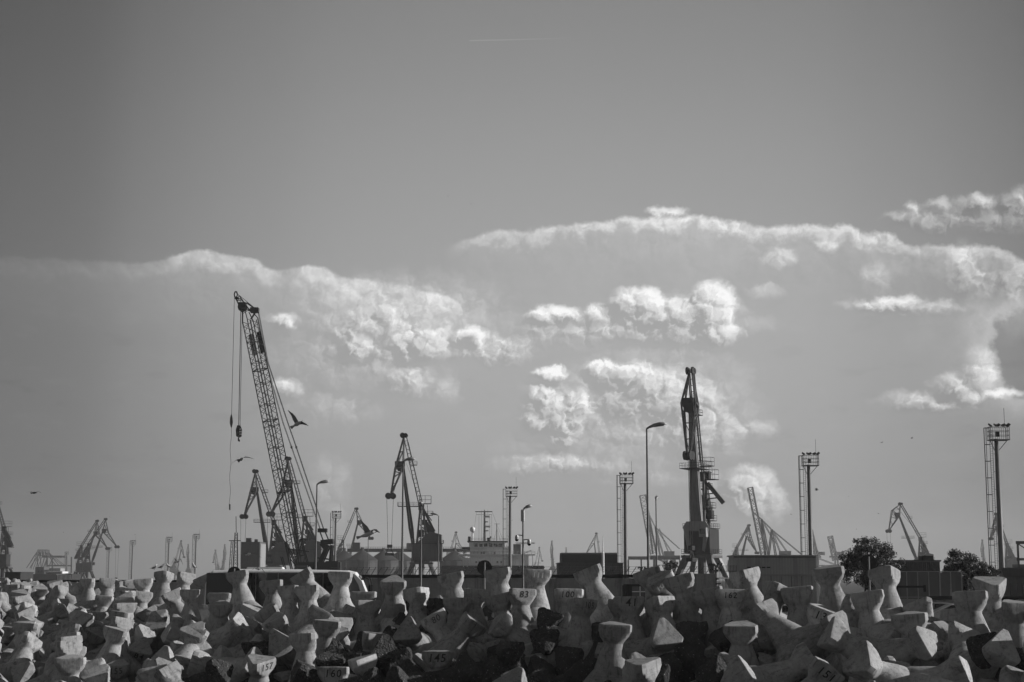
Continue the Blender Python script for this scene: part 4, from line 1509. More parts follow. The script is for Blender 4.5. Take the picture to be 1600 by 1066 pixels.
# ------------------------------------------------------------------ big crawler crane with lattice boom
def crawler_crane():
    Y = 333.0
    base = G0(486, Y)
    root = empty("crawler_crane", base, 0, "huge dark crawler crane, lattice boom leaning left high above the coach", "crane")
    q = lambda px, py, dy=0.0: P3(px, py, Y) - base + Vector((0, dy, 0))
    foot, top = q(471, 898), q(391, 500)
    bm_ = MB()
    bm_.truss(foot.lerp(top, .07), top, 2.45, 44, .13, side=Y3, roll=radians(33), rd=.068)
    # tapered foot
    d = (top - foot).normalized()
    s_ = (Y3 - d * Y3.dot(d)).normalized()
    u = d.cross(s_)
    qn = Quaternion(d, radians(33))
    s2, u2 = s_.copy(), u.copy()
    s2.rotate(qn)
    u2.rotate(qn)
    for x, y in ((-1, -1), (1, -1), (1, 1), (-1, 1)):
        bm_.tube([foot.lerp(top, .07) + s2 * x * 1.22 + u2 * y * 1.22, foot + Y3 * (1.0 if x > 0 else -1.0)], .12, 4)
        bm_.tube([top + s2 * x * 1.22 + u2 * y * 1.22, q(386, 487) + s2 * x * .6 + u2 * y * .7], .13, 4)
    for sy in (-1, 1):
        bm_.tube([foot.lerp(top, .06) + Y3 * sy * .35, top + Y3 * sy * .3], .12, 4)
    boom = bm_.build("lattice_boom", steel_dark, root)
    sec = MB()
    for t in (.32, .60, .80):
        c = foot.lerp(top, t)
        for x, y, x2, y2 in ((-1, -1, 1, -1), (1, -1, 1, 1), (1, 1, -1, 1), (-1, 1, -1, -1)):
            sec.tube([c + s2 * x * 1.25 + u2 * y * 1.25, c + s2 * x2 * 1.25 + u2 * y2 * 1.25], .12, 4)
    sec.build("section_joint", steel_dark, boom)
    sg = MB()
    c0_, c1_ = foot.lerp(top, .865), foot.lerp(top, .95)
    w0 = u2 * -1.26
    sg.poly([c0_ + w0 - s2 * .9, c0_ + w0 + s2 * .9, c1_ + w0 + s2 * .9, c1_ + w0 - s2 * .9,
             c0_ + w0 * 1.03 - s2 * .9, c0_ + w0 * 1.03 + s2 * .9, c1_ + w0 * 1.03 + s2 * .9, c1_ + w0 * 1.03 - s2 * .9],
            [(0, 1, 2, 3), (4, 7, 6, 5), (0, 4, 5, 1), (1, 5, 6, 2), (2, 6, 7, 3), (3, 7, 4, 0)])
    sg.build("banner", sheet_dark, boom)
    sg = MB()
    w0 = s2 * 1.27
    sg.poly([c0_ + w0 - u2 * .5, c0_ + w0 + u2 * .5, c1_ + w0 + u2 * .5, c1_ + w0 - u2 * .5,
             c0_ + w0 * 1.03 - u2 * .5, c0_ + w0 * 1.03 + u2 * .5, c1_ + w0 * 1.03 + u2 * .5, c1_ + w0 * 1.03 - u2 * .5],
            [(0, 1, 2, 3), (4, 7, 6, 5), (0, 4, 5, 1), (1, 5, 6, 2), (2, 6, 7, 3), (3, 7, 4, 0)])
    sg.build("pale_panel", white_paint, boom)
    # head: fixed runner jib, sheaves and strut
    h = MB()
    h.truss(q(384, 486), q(371, 464), 1.5, 5, .12, w2=.9, side=Y3)
    h.tube([q(388, 484), q(401, 487)], .28, 5).tube([q(392, 499), q(402, 484)], .2, 5).tube([q(385, 473), q(401, 484)], .16, 5)
    h.tube([q(368, 457), q(384, 470), q(400, 483)], .07, 4)
    h.box(q(398, 485), (1.7, 1.8, 1.0)).box(q(379, 479), (1.5, 1.6, 1.6))
    h.build("boom_head", steel_dark, root)
    sh = MB()
    for dy in (-.5, 0, .5):
        sh.disc(q(379, 480, dy), Y3, .95, .2, 14)
    sh.build("sheave", black, root)
    ring = [q(368.5, 460) + Vector((cos(a) * .32, 0, sin(a) * .6)) for a in [2 * pi * k / 14 for k in range(15)]]
    MB().tube(ring, .13, 5, False).tube([q(367, 466), q(373, 466)], .3, 4).build("runner_sheave", black, root)
    # ropes and blocks
    r_ = MB()
    r_.tube([q(366.2, 461), q(365.8, 484), q(361.8, 650)], .055, 4)
    for dx, dy in ((-1.2, .3), (0, -.3), (1.3, .2)):
        r_.tube([q(377 + dx, 484, dy), q(373.6 + dx, 666, dy)], .06, 4)
    r_.build("hoist_rope", black, root)
    b_ = MB()
    b_.tube([q(361.5, 648), q(361.4, 654), q(361.4, 661), q(361.4, 668)], [.1, .28, .33, .12], 8)
    b_.build("overhaul_ball", black, root)
    hb = MB()
    hb.poly([q(371, 665, -.4), q(375.5, 665, -.4), q(377.6, 671, -.5), q(377, 682, -.5), q(373, 684, -.4), q(369.6, 682, -.5), q(369, 672, -.5),
             q(371, 665, .4), q(375.5, 665, .4), q(377.6, 671, .5), q(377, 682, .5), q(373, 684, .4), q(369.6, 682, .5), q(369, 672, .5)],
            [tuple(range(6, -1, -1)), tuple(range(7, 14))] + [(i, (i + 1) % 7, 7 + (i + 1) % 7, 7 + i) for i in range(7)])
    blk = hb.build("hook_block", black, root)
    pa = MB()
    for k in range(3):
        pa.box(q(376.3, 671 + k * 4, -.56), (.35, .05, .3))
    pa.build("warning_stripe", white_paint, blk)
    MB().tube([q(372.5, 684), q(372.6, 689), q(373.8, 690), q(374, 687)], .16, 5).build("hook", black, blk)
    tl = MB()
    pts = [q(361.4, 668)] + [q(361 + .9 * sin(k * 1.3) - k * .16, 668 + k * 9.2) for k in range(1, 15)]
    tl.tube(pts, .045, 4)
    tl.tube([q(359.2, 788), q(359, 797)], .14, 5)
    tl.build("tag_line", black, root)
    # pendants back to the gantry
    pn = MB()
    for dy in (-.7, .7):
        pn.tube([q(403.5, 486, dy), q(418.5, 566, dy), q(449.5, 660, dy), q(463, 699, dy), q(506, 828, dy)], .07, 4)
        pn.tube([q(401, 500, dy), q(416, 566, dy), q(442, 660, dy), q(455.6, 699, dy), q(500.7, 828, dy)], .06, 4)
    for p in ((455.6, 699), (463, 699)):
        pn.box(q(*p), (.22, 1.5, .5))
    pn.box(q(504, 829), (1.9, 1.6, .8))
    for dy in (-.6, .6):
        pn.tube([q(500, 831, dy), q(508, 853, dy)], .09, 4)
        pn.tube([q(508, 831, dy), q(516, 850, dy)], .09, 4)
    pn.build("pendant", steel_dark, root)
    # gantry mast and machinery
    gm = MB()
    for dy in (-1.3, 1.3):
        gm.beam(q(513, 852, dy), q(496, 892, dy), .5, .9)
        gm.beam(q(519, 852, dy), q(515, 896, dy), .35, .5)
        gm.beam(q(497, 872, dy), q(514, 874, dy), .3, .3)
    gm.build("gantry_mast", steel_dark, root)
    MB().beam(q(502, 848), q(521, 846), 2.6, 1.0).beam(q(503, 849), q(511, 859), 2.4, .9).build("gantry_head", black, root)
    bd = MB()
    bd.box(q(500, 890) + Vector((0, 0, 0)), (8.6, 3.4, 3.0))
    bd.build("machinery_house", steel_dark, root)
    MB().box(q(520, 890), (2.6, 4.4, 3.4)).build("counterweight", steel_dark, root)
    cb = MB().box(q(474, 893, -2.2), (2.2, 1.4, 2.4)).build("operator_cab", steel_mid, root)
    MB().box(q(474, 891.5, -2.93), (1.6, .06, 1.2)).build("window", glass_dark, cb)
    for dy in (-2.6, 2.6):
        tr = MB()
        tr.box(Vector((1.4, dy, 1.0)), (8.0, 1.1, 1.5)).tube([(-2.6, dy - .55, 1.0), (-2.6, dy + .55, 1.0)], .75, 12).tube([(5.4, dy - .55, 1.0), (5.4, dy + .55, 1.0)], .75, 12)
        tr.build("track", black, root)
    MB().box(Vector((1.4, 0, 1.4)), (5, 4.4, 1.0)).build("undercarriage", steel_dark, root)
    # lattice back frame behind the boom foot
    lf = MB()
    for (a, b_) in (((446, 846), (458, 900)), ((446, 846), (470, 898)), ((470, 842), (486, 898)), ((452, 858), (482, 862)), ((470, 842), (462, 898)), ((440, 870), (448, 898))):
        for dy in (-1.2, 1.2):
            lf.tube([q(*a, dy), q(*b_, dy)], .16, 4)
    lf.build("back_stay_frame", steel_dark, root)


crawler_crane()


# ------------------------------------------------------------------ floodlight masts: one built, the others copied
def flood_mast():
    root = empty("floodlight_mast", (0, 0, 0))
    m_ = MB()
    m_.tube([(0, 0, 0), (0, 0, 3), (0, 0, 24.2)], [.48, .46, .30], 12)
    m_.build("mast", steel_dark if 0 else galv_dark, root, smooth=True)
    MB().tube([(0, 0, 0), (0, 0, .5)], .8, 12).build("footing", wall_mat, root)
    l_ = MB()
    for x in (-1.0, -.6):
        l_.tube([(x, 0, 1.5), (x, 0, 25.6)], .045, 4)
    for i in range(66):
        l_.tube([(-1.0, 0, 1.8 + i * .36), (-.6, 0, 1.8 + i * .36)], .022, 3, False)
    for i in range(9):
        z = 3 + i * 2.7
        l_.tube([(-.6, 0, z), (-.3, 0, z)], .04, 3)
    l_.build("ladder", galv_dark, root)
    c_ = MB()
    for x, y in ((-1.85, 0), (-1.68, -.42), (-1.68, .42)):
        c_.tube([(x, y, 3.0), (x, y, 25.9)], .05, 4)
    for i in range(10):
        z = 3.0 + i * 2.54
        c_.tube([(-.9, -.1, z), (-1.15, -.42, z), (-1.68, -.42, z), (-1.85, 0, z), (-1.68, .42, z), (-1.15, .42, z), (-.9, .1, z)], .045, 4)
    c_.build("safety_cage", galv_dark, root)
    p_ = MB()
    p_.box((.35, 0, 24.0), (2.9, 1.9, .14))
    q = [(-1.1, -.95, 24), (1.8, -.95, 24), (1.8, .95, 24), (-1.1, .95, 24), (-1.1, -.95, 24)]
    for k in (.7, 1.35, 2.0):
        p_.tube([Vector(a) + Z3 * k for a in q], .04, 4, False)
    for i in range(4):
        a, b_ = Vector(q[i]), Vector(q[i + 1])
        nn = 9 if i % 2 == 0 else 6
        for k in range(nn):
            c = a.lerp(b_, k / nn)
            p_.tube([c, c + Z3 * 2.0], .045 if k == 0 else .018, 3, False)
    for sx in (-1, 1):
        p_.tube([(sx * .3, 0, 22.4), (.35 + sx * 1.3, 0, 23.95)], .07, 4)
    p_.build("basket", galv_dark, root)
    MB().box((.15, -.2, 24.9), (.55, .4, .8)).build("control_box", steel_dark, root)
    for x, a in ((-1.0, 35), (-.15, 25), (.2, -25), (1.05, -20), (1.75, -40)):
        f_ = MB()
        f_.box((x, -.5, 26.25), (.62, .55, .2), Matrix.Rotation(radians(a), 3, 'Y') @ Matrix.Rotation(radians(25), 3, 'X'))
        f_.tube([(x, -.5, 26.15), (x, -.6, 25.95)], .04, 4)
        f_.build("floodlight", black, root)
    MB().tube([(1.55, .6, 26), (1.55, .6, 29.0)], .035, 4).build("lightning_rod", black, root)
    return root


galv_dark = mat("weathered_mast_steel", 0.10, 0.55, 0.2, .2, .6, streak=.2)
fm = flood_mast()
FM = [(1558, 244, "tallest tubular floodlight mast with ladder cage, at the right edge beside the bush"),
      (1263, 300, "floodlight mast with ladder cage in front of the grey sheet metal hall"),
      (976, 357, "floodlight mast with ladder cage at the right end of the black shed"),
      (797, 412, "floodlight mast with ladder cage rising over the ship's stern"),
      (526, 560, "floodlight mast with ladder cage just right of the crawler crane's gantry"),
      (310, 845, "floodlight mast right of the perched gulls"),
      (268, 905, "floodlight mast above the perched gulls"),
      (212, 985, "slim floodlight mast standing alone right of the twin cranes"),
      (176, 1200, "far floodlight mast just right of the twin cranes"),
      (110, 1400, "farthest floodlight mast right of the left cargo ship")]
for i, (px, Y, lb) in enumerate(FM):
    o = fm if i == 0 else copy_tree(fm)
    o.location = G0(px, Y)
    tag(o, lb, "floodlight mast", "floodlight masts along the quay")


# ------------------------------------------------------------------ street lamps
def street_lamp(px, Y, h, head_dir, label, arm=.35, L=.95, tilt=8, stub=False):
    root = empty("street_lamp", G0(px, Y), 0, label, "street lamp", "street lamps along the car park")
    m_ = MB()
    m_.tube([(0, 0, 0), (0, 0, 1.2), (0, 0, 1.25), (0, 0, h - .1)], [.11, .11, .085, .045], 10)
    m_.build("pole", galv_dark, root, smooth=True)
    d = Vector((sin(radians(head_dir)), cos(radians(head_dir)), 0)) if not isinstance(head_dir, Vector) else head_dir
    side = d.cross(Z3)
    up = Z3
    MB().tube([(0, 0, h - .2), (0, 0, h - .02), d * .12 + Z3 * (h + .05)], .05, 8).build("bracket", galv_dark, root)
    hd = MB()
    n = 10
    sec = []
    for t, w, hh, dz in ((0, .05, .05, -.03), (.12, .10, .09, .0), (.35, .15, .13, .05), (.65, .165, .14, .08), (.88, .12, .10, .07), (1.0, .03, .03, .03)):
        c = d * (t * L) + Z3 * (h + .04 + dz + t * L * sin(radians(tilt)))
        sec.append([c + side * (w * cos(a)) + Z3 * (hh * max(sin(a), -.45)) for a in [2 * pi * k / n for k in range(n)]])
    fs = []
    for i in range(len(sec) - 1):
        for k in range(n):
            fs.append((i * n + k, i * n + (k + 1) % n, (i + 1) * n + (k + 1) % n, (i + 1) * n + k))
    hd.poly([p for s_ in sec for p in s_], fs + [tuple(range(n)), tuple((len(sec) - 1) * n + k for k in range(n))])
    head = hd.build("lamp_head", galv, root, smooth=True)
    c = d * (L * .62) + Z3 * (h + .04 + L * .62 * sin(radians(tilt)) + .0)
    MB().box(c, (L * .5, .2, .05) if abs(d.x) > .7 else (.2, L * .5, .05), Matrix.Rotation(-radians(tilt) * (1 if d.x > 0 else -1), 3, 'Y') if abs(d.x) > .7 else None).build("diffuser", white_paint if 0 else steel_pale, head)
    return root


street_lamp(1011, 90, 11.4, 97, "tall street lamp right of centre, its grey head pointing right", L=1.12)
street_lamp(496, 118, 9.9, 80, "street lamp with a rounded head in front of the crawler crane's pendants", L=.9)
street_lamp(630, 107, 10.8, 85, "street lamp crossing in front of the level luffing crane", L=.82, tilt=3)
street_lamp(686, 182, 10.1, -82, "far street lamp left of the ship, head pointing left", L=.95)
street_lamp(1024, 140, 9.9, 15, "street lamp seen head-on just right of the tallest street lamp", L=.9)
street_lamp(577, 250, 10.0, -60, "far thin street lamp below the flying gull, by the silos", L=.9)
street_lamp(659, 120, 8.4, 180, "pale post of a street lamp before the crane's machinery house", L=.7)
cc_ = street_lamp(817, 110, 7.7, 80, "lamp post carrying two dome cameras, right of the ship", L=.62, tilt=16)
MB().tube([(0, 0, 6.9), (0, 0, 7.7)], .14, 10).build("camera_box", galv, cc_)
for dx, z in ((-1, 5.95), (1, 5.65)):
    a_ = MB()
    a_.tube([(0, 0, z), (dx * .3, -.05, z + .02), (dx * .42, -.05, z)], .035, 6)
    arm_ = a_.build("camera_arm", galv_dark, cc_)
    MB().tube([(dx * .42, -.05, z + .02), (dx * .42, -.05, z - .1), (dx * .42, -.05, z - .26)], [.09, .13, .13], 10).build("dome_housing", galv, arm_)
    MB().sphere((dx * .42, -.05, z - .28), .13, 10, 6).build("camera_dome", glass_dark, arm_)
p_ = empty("white_mast", G0(941, 150), 0, "white painted post sunlit in front of the black shed", "mast")
MB().tube([(0, 0, 0), (0, 0, 5.4), (0, 0, 5.5), (0, 0, 7.0)], [.13, .12, .05, .02], 10).build("post", white_paint, p_)


# ------------------------------------------------------------------ round signs seen from behind
for px, py, Y, lb in ((757, 887, 103, "round traffic sign seen from behind, below the ship's bridge"),
                      (1357, 879, 92, "round traffic sign seen from behind in front of the leafy tree"),
                      (366, 896, 113, "round traffic sign peeping over the rear roof of the coach")):
    c = P3(px, py, Y)
    root = empty("traffic_sign", (c.x, Y, 0), 0, lb, "sign", "round signs seen from behind")
    MB().disc((0, 0, c.z), Vector((-.1, 1, 0)), .47, .03, 28).build("sign_plate", steel_dark, root)
    pp = MB().tube([(.02, -.06, -.3), (.02, -.06, c.z + .33)], .04, 8)
    pp.build("post", galv, root)
    MB().box((.02, -.05, c.z + .15), (.16, .04, .05)).box((.02, -.05, c.z - .15), (.16, .04, .05)).build("clamp", galv_dark, root)


# ------------------------------------------------------------------ quay wall with bent wire arms
def wall(px0, px1, Y0, Y1, ztop, label, arms=True):
    a, b_ = G0(px0, Y0), G0(px1, Y1)
    L = (b_ - a).length
    root = empty("concrete_wall", a, atan2(b_.y - a.y, b_.x - a.x), label, "wall")
    n = max(2, int(L / 3.2))
    for i in range(n):
        x0, x1 = L * i / n + .012, L * (i + 1) / n - .012
        MB().box(((x0 + x1) / 2, 0, (ztop - .28) / 2), (x1 - x0, .30, ztop - .28)).build("wall_panel", wall_mat, root, bevel=.015)
    MB().box((L / 2, 0, ztop - .13), (L, .5, .26)).build("coping", steel_dark, root, bevel=.02)
    if arms:
        k = 0
        x = .4
        while x < L:
            MB().beam((x, 0, ztop), (x + .45, -.12, ztop + .60), .04, .045, side=Y3).build("wire_arm", galv_dark, root)
            x += L / int(L / .52)
            k += 1
        w = MB()
        for t in (.35, .65, .95):
            w.tube([(0, -.12 * t, ztop + .62 * t), (L, -.12 * t, ztop + .62 * t)], .012, 3)
        w.build("wire", galv_dark, root)
    return root


wall(520, 1112, 131, 122, 3.35, "long stained concrete wall topped with bent wire arms behind the parked cars")
wall(-40, 340, 200, 182, 2.9, "low concrete wall behind the dense heap at the far left", arms=False)
wall(1440, 1800, 112, 108, 1.85, "low dark wall behind the pale parked car at the right", arms=False)


# ------------------------------------------------------------------ buildings
def corrugated(root, name, a, b_, z0, z1, m_, pitch=.25, amp=.010, part="wall"):
    """vertical corrugated sheet from a to b"""
    a, b_ = Vector(a), Vector(b_)
    d = (b_ - a)
    L = d.length
    d.normalize()
    nrm = d.cross(Z3)
    n = max(4, int(L / pitch * 2))
    v, f = [], []
    for i in range(n + 1):
        off = amp if i % 2 else 0
        p = a + d * (L * i / n) + nrm * off
        v += [(p.x, p.y, z0), (p.x, p.y, z1)]
    for i in range(n):
        f.append((2 * i, 2 * i + 2, 2 * i + 3, 2 * i + 1))
    mb = MB()
    mb.poly(v, f)
    return mb.build(part, m_, root)


def hall(px0, px1, Y, ztop, depth, label, m_, trim=True, zmid=None):
    a, b_ = G0(px0, Y), G0(px1, Y)
    L = b_.x - a.x
    root = empty("warehouse", a, 0, label, "warehouse")
    corrugated(root, "w", (0, 0, 0), (L, 0, 0), 0, ztop, m_)
    corrugated(root, "w", (L, 0, 0), (L, depth, 0), 0, ztop, m_)
    corrugated(root, "w", (0, depth, 0), (0, 0, 0), 0, ztop, m_)
    corrugated(root, "w", (L, depth, 0), (0, depth, 0), 0, ztop, m_)
    MB().box((L / 2, depth / 2, ztop + .06), (L + .3, depth + .3, .12)).build("roof", m_, root)
    if trim:
        MB().box((L / 2, -.1, ztop - .02), (L + .2, .08, .16)).build("gutter", galv_dark, root)
    if zmid:
        MB().box((L / 2, -.1, zmid), (L, .06, .08)).build("rail", galv, root)
    return root, L


r_, L = hall(1145, 1271, 140, 4.95, 4, "grey sheet metal hall left of the leafy tree", sheet_hall, zmid=3.35)
for i in range(8):
    MB().box((L * (i + .5) / 8, -.09, 2.4), (.04, .05, 1.7)).build("wall_post", sheet, r_)
MB().box((L + .02, -.16, 2.9), (.14, .12, 4.2)).build("downpipe", white_paint, r_)
for k in range(5):
    MB().box((L * .17 + k * .42, -.12, 4.0), (.3, .03, .10)).build("vent_slot", black, r_)
r_, L = hall(1383, 1462, 190, 5.1, 12, "flat-roofed dark grey building between the two leafy trees", sheet_dark, zmid=None)
MB().box((L * .86, 3, 5.45), (1.3, 2, .6)).build("roof_unit", steel_dark, r_)
# black shed made of two stacked blocks
r_, L = hall(872, 972, 300, 5.9, 14, "long black shed with a rounded roof edge left of the floodlight mast", sheet_dark, trim=False)
u_ = MB()
pr = []
x0, x1 = .6, L - 1.0
nA_ = 8
for x in (x0, x1):
    for k in range(nA_ + 1):
        a = pi * k / nA_
        pr.append((x, 7 - 6.3 * cos(a), 6.0 + 1.9 * min(1.0, sin(a) * 2.2)))
u_.poly(pr, [(k, k + 1, nA_ + 2 + k, nA_ + 1 + k) for k in range(nA_)] + [tuple(range(nA_ + 1)), tuple(range(2 * nA_ + 1, nA_, -1))])
u_.build("upper_roof", black, r_)
for k in range(9):
    MB().box((L * (k + .5) / 9, -.09, 4.2), (.08, .06, 3.2)).build("wall_post", black, r_)
# grey block at the left of the crawler crane
r_, L = hall(380, 409, 500, 14.3, 12, "plain tall grey block left of the crawler crane", sheet, trim=False)
MB().box((L * .3, 4, 15.0), (1.6, 1.6, 1.4)).box((L * .7, 4, 14.8), (1.0, 1.0, 1.0)).build("roof_unit", steel_mid, r_)
MB().box((L - .02 + .14, 6, 7.2), (.1, 10.5, 13.4)).build("side_cladding", steel_pale, r_)

# railed slat fence with posts at the right
a = G0(1376, 116)
root = empty("panel_fence", a, 0, "see-through grey panel fence in front of the flat-roofed building", "fence")
L = G0(1495, 116).x - a.x
for i in range(8):
    x = L * i / 7
    MB().box((x, 0, 1.9), (.07, .07, 3.25)).build("fence_post", galv, root)
for i in range(7):
    x0, x1 = L * i / 7 + .06, L * (i + 1) / 7 - .06
    p_ = MB()
    p_.box(((x0 + x1) / 2, .02, 2.6), (x1 - x0, .02, 1.75))
    p_.build("fence_panel", sheet if i < 2 else sheet, root)
MB().box((L / 2, -.02, 3.53), (L, .05, .06)).box((L / 2, -.02, 1.72), (L, .05, .06)).build("fence_rail", galv, root)
MB().box((L / 2, .3, .8), (L, .3, 1.6)).build("plinth", wall_mat, root)

# bar fence and steps left of the hall
a = G0(1112, 124)
root = empty("bar_fence", a, 0, "vertical bar fence between the slewing crane's foot and the metal hall", "fence")
L = G0(1147, 124).x - a.x
for i in range(17):
    MB().box((L * i / 16, 0, 2.1), (.035, .035, 3.9)).build("fence_bar", galv_dark, root)
MB().box((L / 2, 0, 3.6), (L, .05, .05)).box((L / 2, 0, 1.2), (L, .05, .05)).build("fence_rail", galv_dark, root)
root = empty("open_stairs", G0(1098, 121), 0, "dark open steps beside the bar fence", "stairs")
for i in range(5):
    MB().box((.45 + .16 * i, 0, 3.0 - i * .34), (1.1, .9, .09)).build("tread", black, root)
MB().beam((-.2, -.45, 3.3), (1.5, -.45, 1.2), .06, .2).beam((-.2, .45, 3.3), (1.5, .45, 1.2), .06, .2).build("stringer", steel_dark, root)
root = empty("concrete_block", G0(1090, 120), 0, "plain concrete block at the foot of the tall slewing crane", "wall")
MB().box((0, 0, 1.7), (2.2, 1.2, 3.4)).build("block", wall_mat, root, bevel=.03)

# lightweight kiosk at the right edge
a = G0(1562, 132)
root = empty("kiosk", a, 0, "pale boxy kiosk with a sign band at the right edge", "kiosk")
MB().box((1.6, 1.4, 1.6), (3.3, 2.6, 3.2)).build("wall", sheet, root, bevel=.03)
MB().box((1.6, 0, 3.55), (3.5, .3, .75)).build("sign_band", steel_mid, root)
for k in range(3):
    MB().box((.7 + k * .95, .06, 1.9), (.55, .08, 1.5)).build("window", glass_dark, root)
r2 = empty("frame_building", G0(1584, 330), 0, "dark steel frame structure behind the kiosk at the right edge", "building")
for k in range(5):
    MB().box((k * 2.2, 0, 5.2), (.35, .35, 10.4)).build("column", steel_dark, r2)
MB().box((4.4, 0, 10.4), (9.4, .6, .6)).box((4.4, 0, 7.0), (9.4, .5, .5)).build("beam", steel_dark, r2)
MB().tube([(0, 0, 10.2), (4.4, 0, 7.2)], .15, 4).tube([(4.4, 0, 10.2), (8.8, 0, 7.2)], .15, 4).build("brace", steel_dark, r2)
MB().box((4.6, 3, 3.0), (8.4, 5, 6.0)).build("wall", sheet_dark, r2)


# ------------------------------------------------------------------ grain silos and conveyor gallery
for i, (px, Y, lb) in enumerate(((540, 900, "grain silo with a conical roof, nearest to the crawler crane"),
                                 (568, 880, "grain silo with a conical roof behind the small flying gull"),
                                 (601, 900, "grain silo with a conical roof just left of the level luffing crane"),
                                 (626, 920, "grain silo with a conical roof behind the level luffing crane's rope"),
                                 (711, 900, "grain silo with a conical roof left of the ship"))):
    root = empty("grain_silo", G0(px, Y), 0, lb, "silo", "grain silos on the quay")
    R_ = 8.4
    n = 32
    v = []
    for z in (0, 13.2):
        for k in range(n):
            r2_ = R_ * (1.0 if k % 2 else .985)
            v.append((r2_ * cos(2 * pi * k / n), r2_ * sin(2 * pi * k / n), z))
    MB().poly(v, [(k, (k + 1) % n, n + (k + 1) % n, n + k) for k in range(n)]).build("shell", silo_steel, root)
    cone = MB().tube([(0, 0, 13.2), (0, 0, 18.6), (0, 0, 19.2)], [R_ * 1.04, 1.0, .9], n)
    roof = cone.build("roof", sheet_dark, root)
    MB().tube([(0, 0, 19.2), (0, 0, 20.1)], .9, 8).build("roof_cap", steel_dark, roof)
    g_ = MB()
    for z in (4, 8, 12):
        g_.tube([(R_ * 1.01 * cos(a), R_ * 1.01 * sin(a), z) for a in [2 * pi * k / 24 for k in range(25)]], .1, 3, False)
    g_.build("hoop", steel_dark, root)
a = G0(545, 905)
root = empty("conveyor_gallery", a, 0, "long horizontal conveyor gallery running over the grain silos", "conveyor")
L = G0(752, 905).x - a.x
z = P3(600, 860, 905).z
MB().box((L / 2, 0, z), (L, 2.2, 1.9)).build("gallery", steel_dark, root)
for k in range(9):
    x = L * k / 8
    MB().beam((x - 1, 0, 0), (x - .3, 0, z - 1), .4, .4).beam((x + 1, 0, 0), (x + .3, 0, z - 1), .4, .4).build("trestle", steel_mid, root)
MB().box((5, 0, z + 2.6), (4, 3, 3.4)).build("head_house", steel_dark, root)
r_ = MB()
rail(r_, [(0, -1.0, z + .95), (L, -1.0, z + .95)], .9, .07)
r_.build("railing", steel_dark, root)
a = G0(980, 930)
root = empty("conveyor_gallery", a, 0, "short conveyor gallery hazy behind the tall slewing crane's foot", "conveyor")
L = G0(1060, 930).x - a.x
MB().box((L / 2, 0, 15.0), (L, 2.2, 1.9)).build("gallery", steel_mid, root)
for k in range(5):
    MB().box((L * k / 4, 0, 7), (.8, .8, 14)).build("trestle", steel_mid, root)

# dark lattice mast at the left of the plain block
root = empty("lattice_mast", G0(372, 420), 0, "dark lattice mast with a side ladder frame left of the plain grey block", "mast")
MB().truss((0, 0, 0), (0, 0, 15.0), 1.5, 14, .09, w2=.6).build("lattice", steel_dark, root)
MB().tube([(0, 0, 15), (-.15, 0, 19.2)], .1, 5).build("top_spike", steel_dark, root)
MB().truss((-1.6, 0, 0), (-1.0, 0, 12.8), .5, 12, .05).box((-.3, 0, 12.9), (3.0, .8, .2)).build("side_ladder", steel_dark, root)


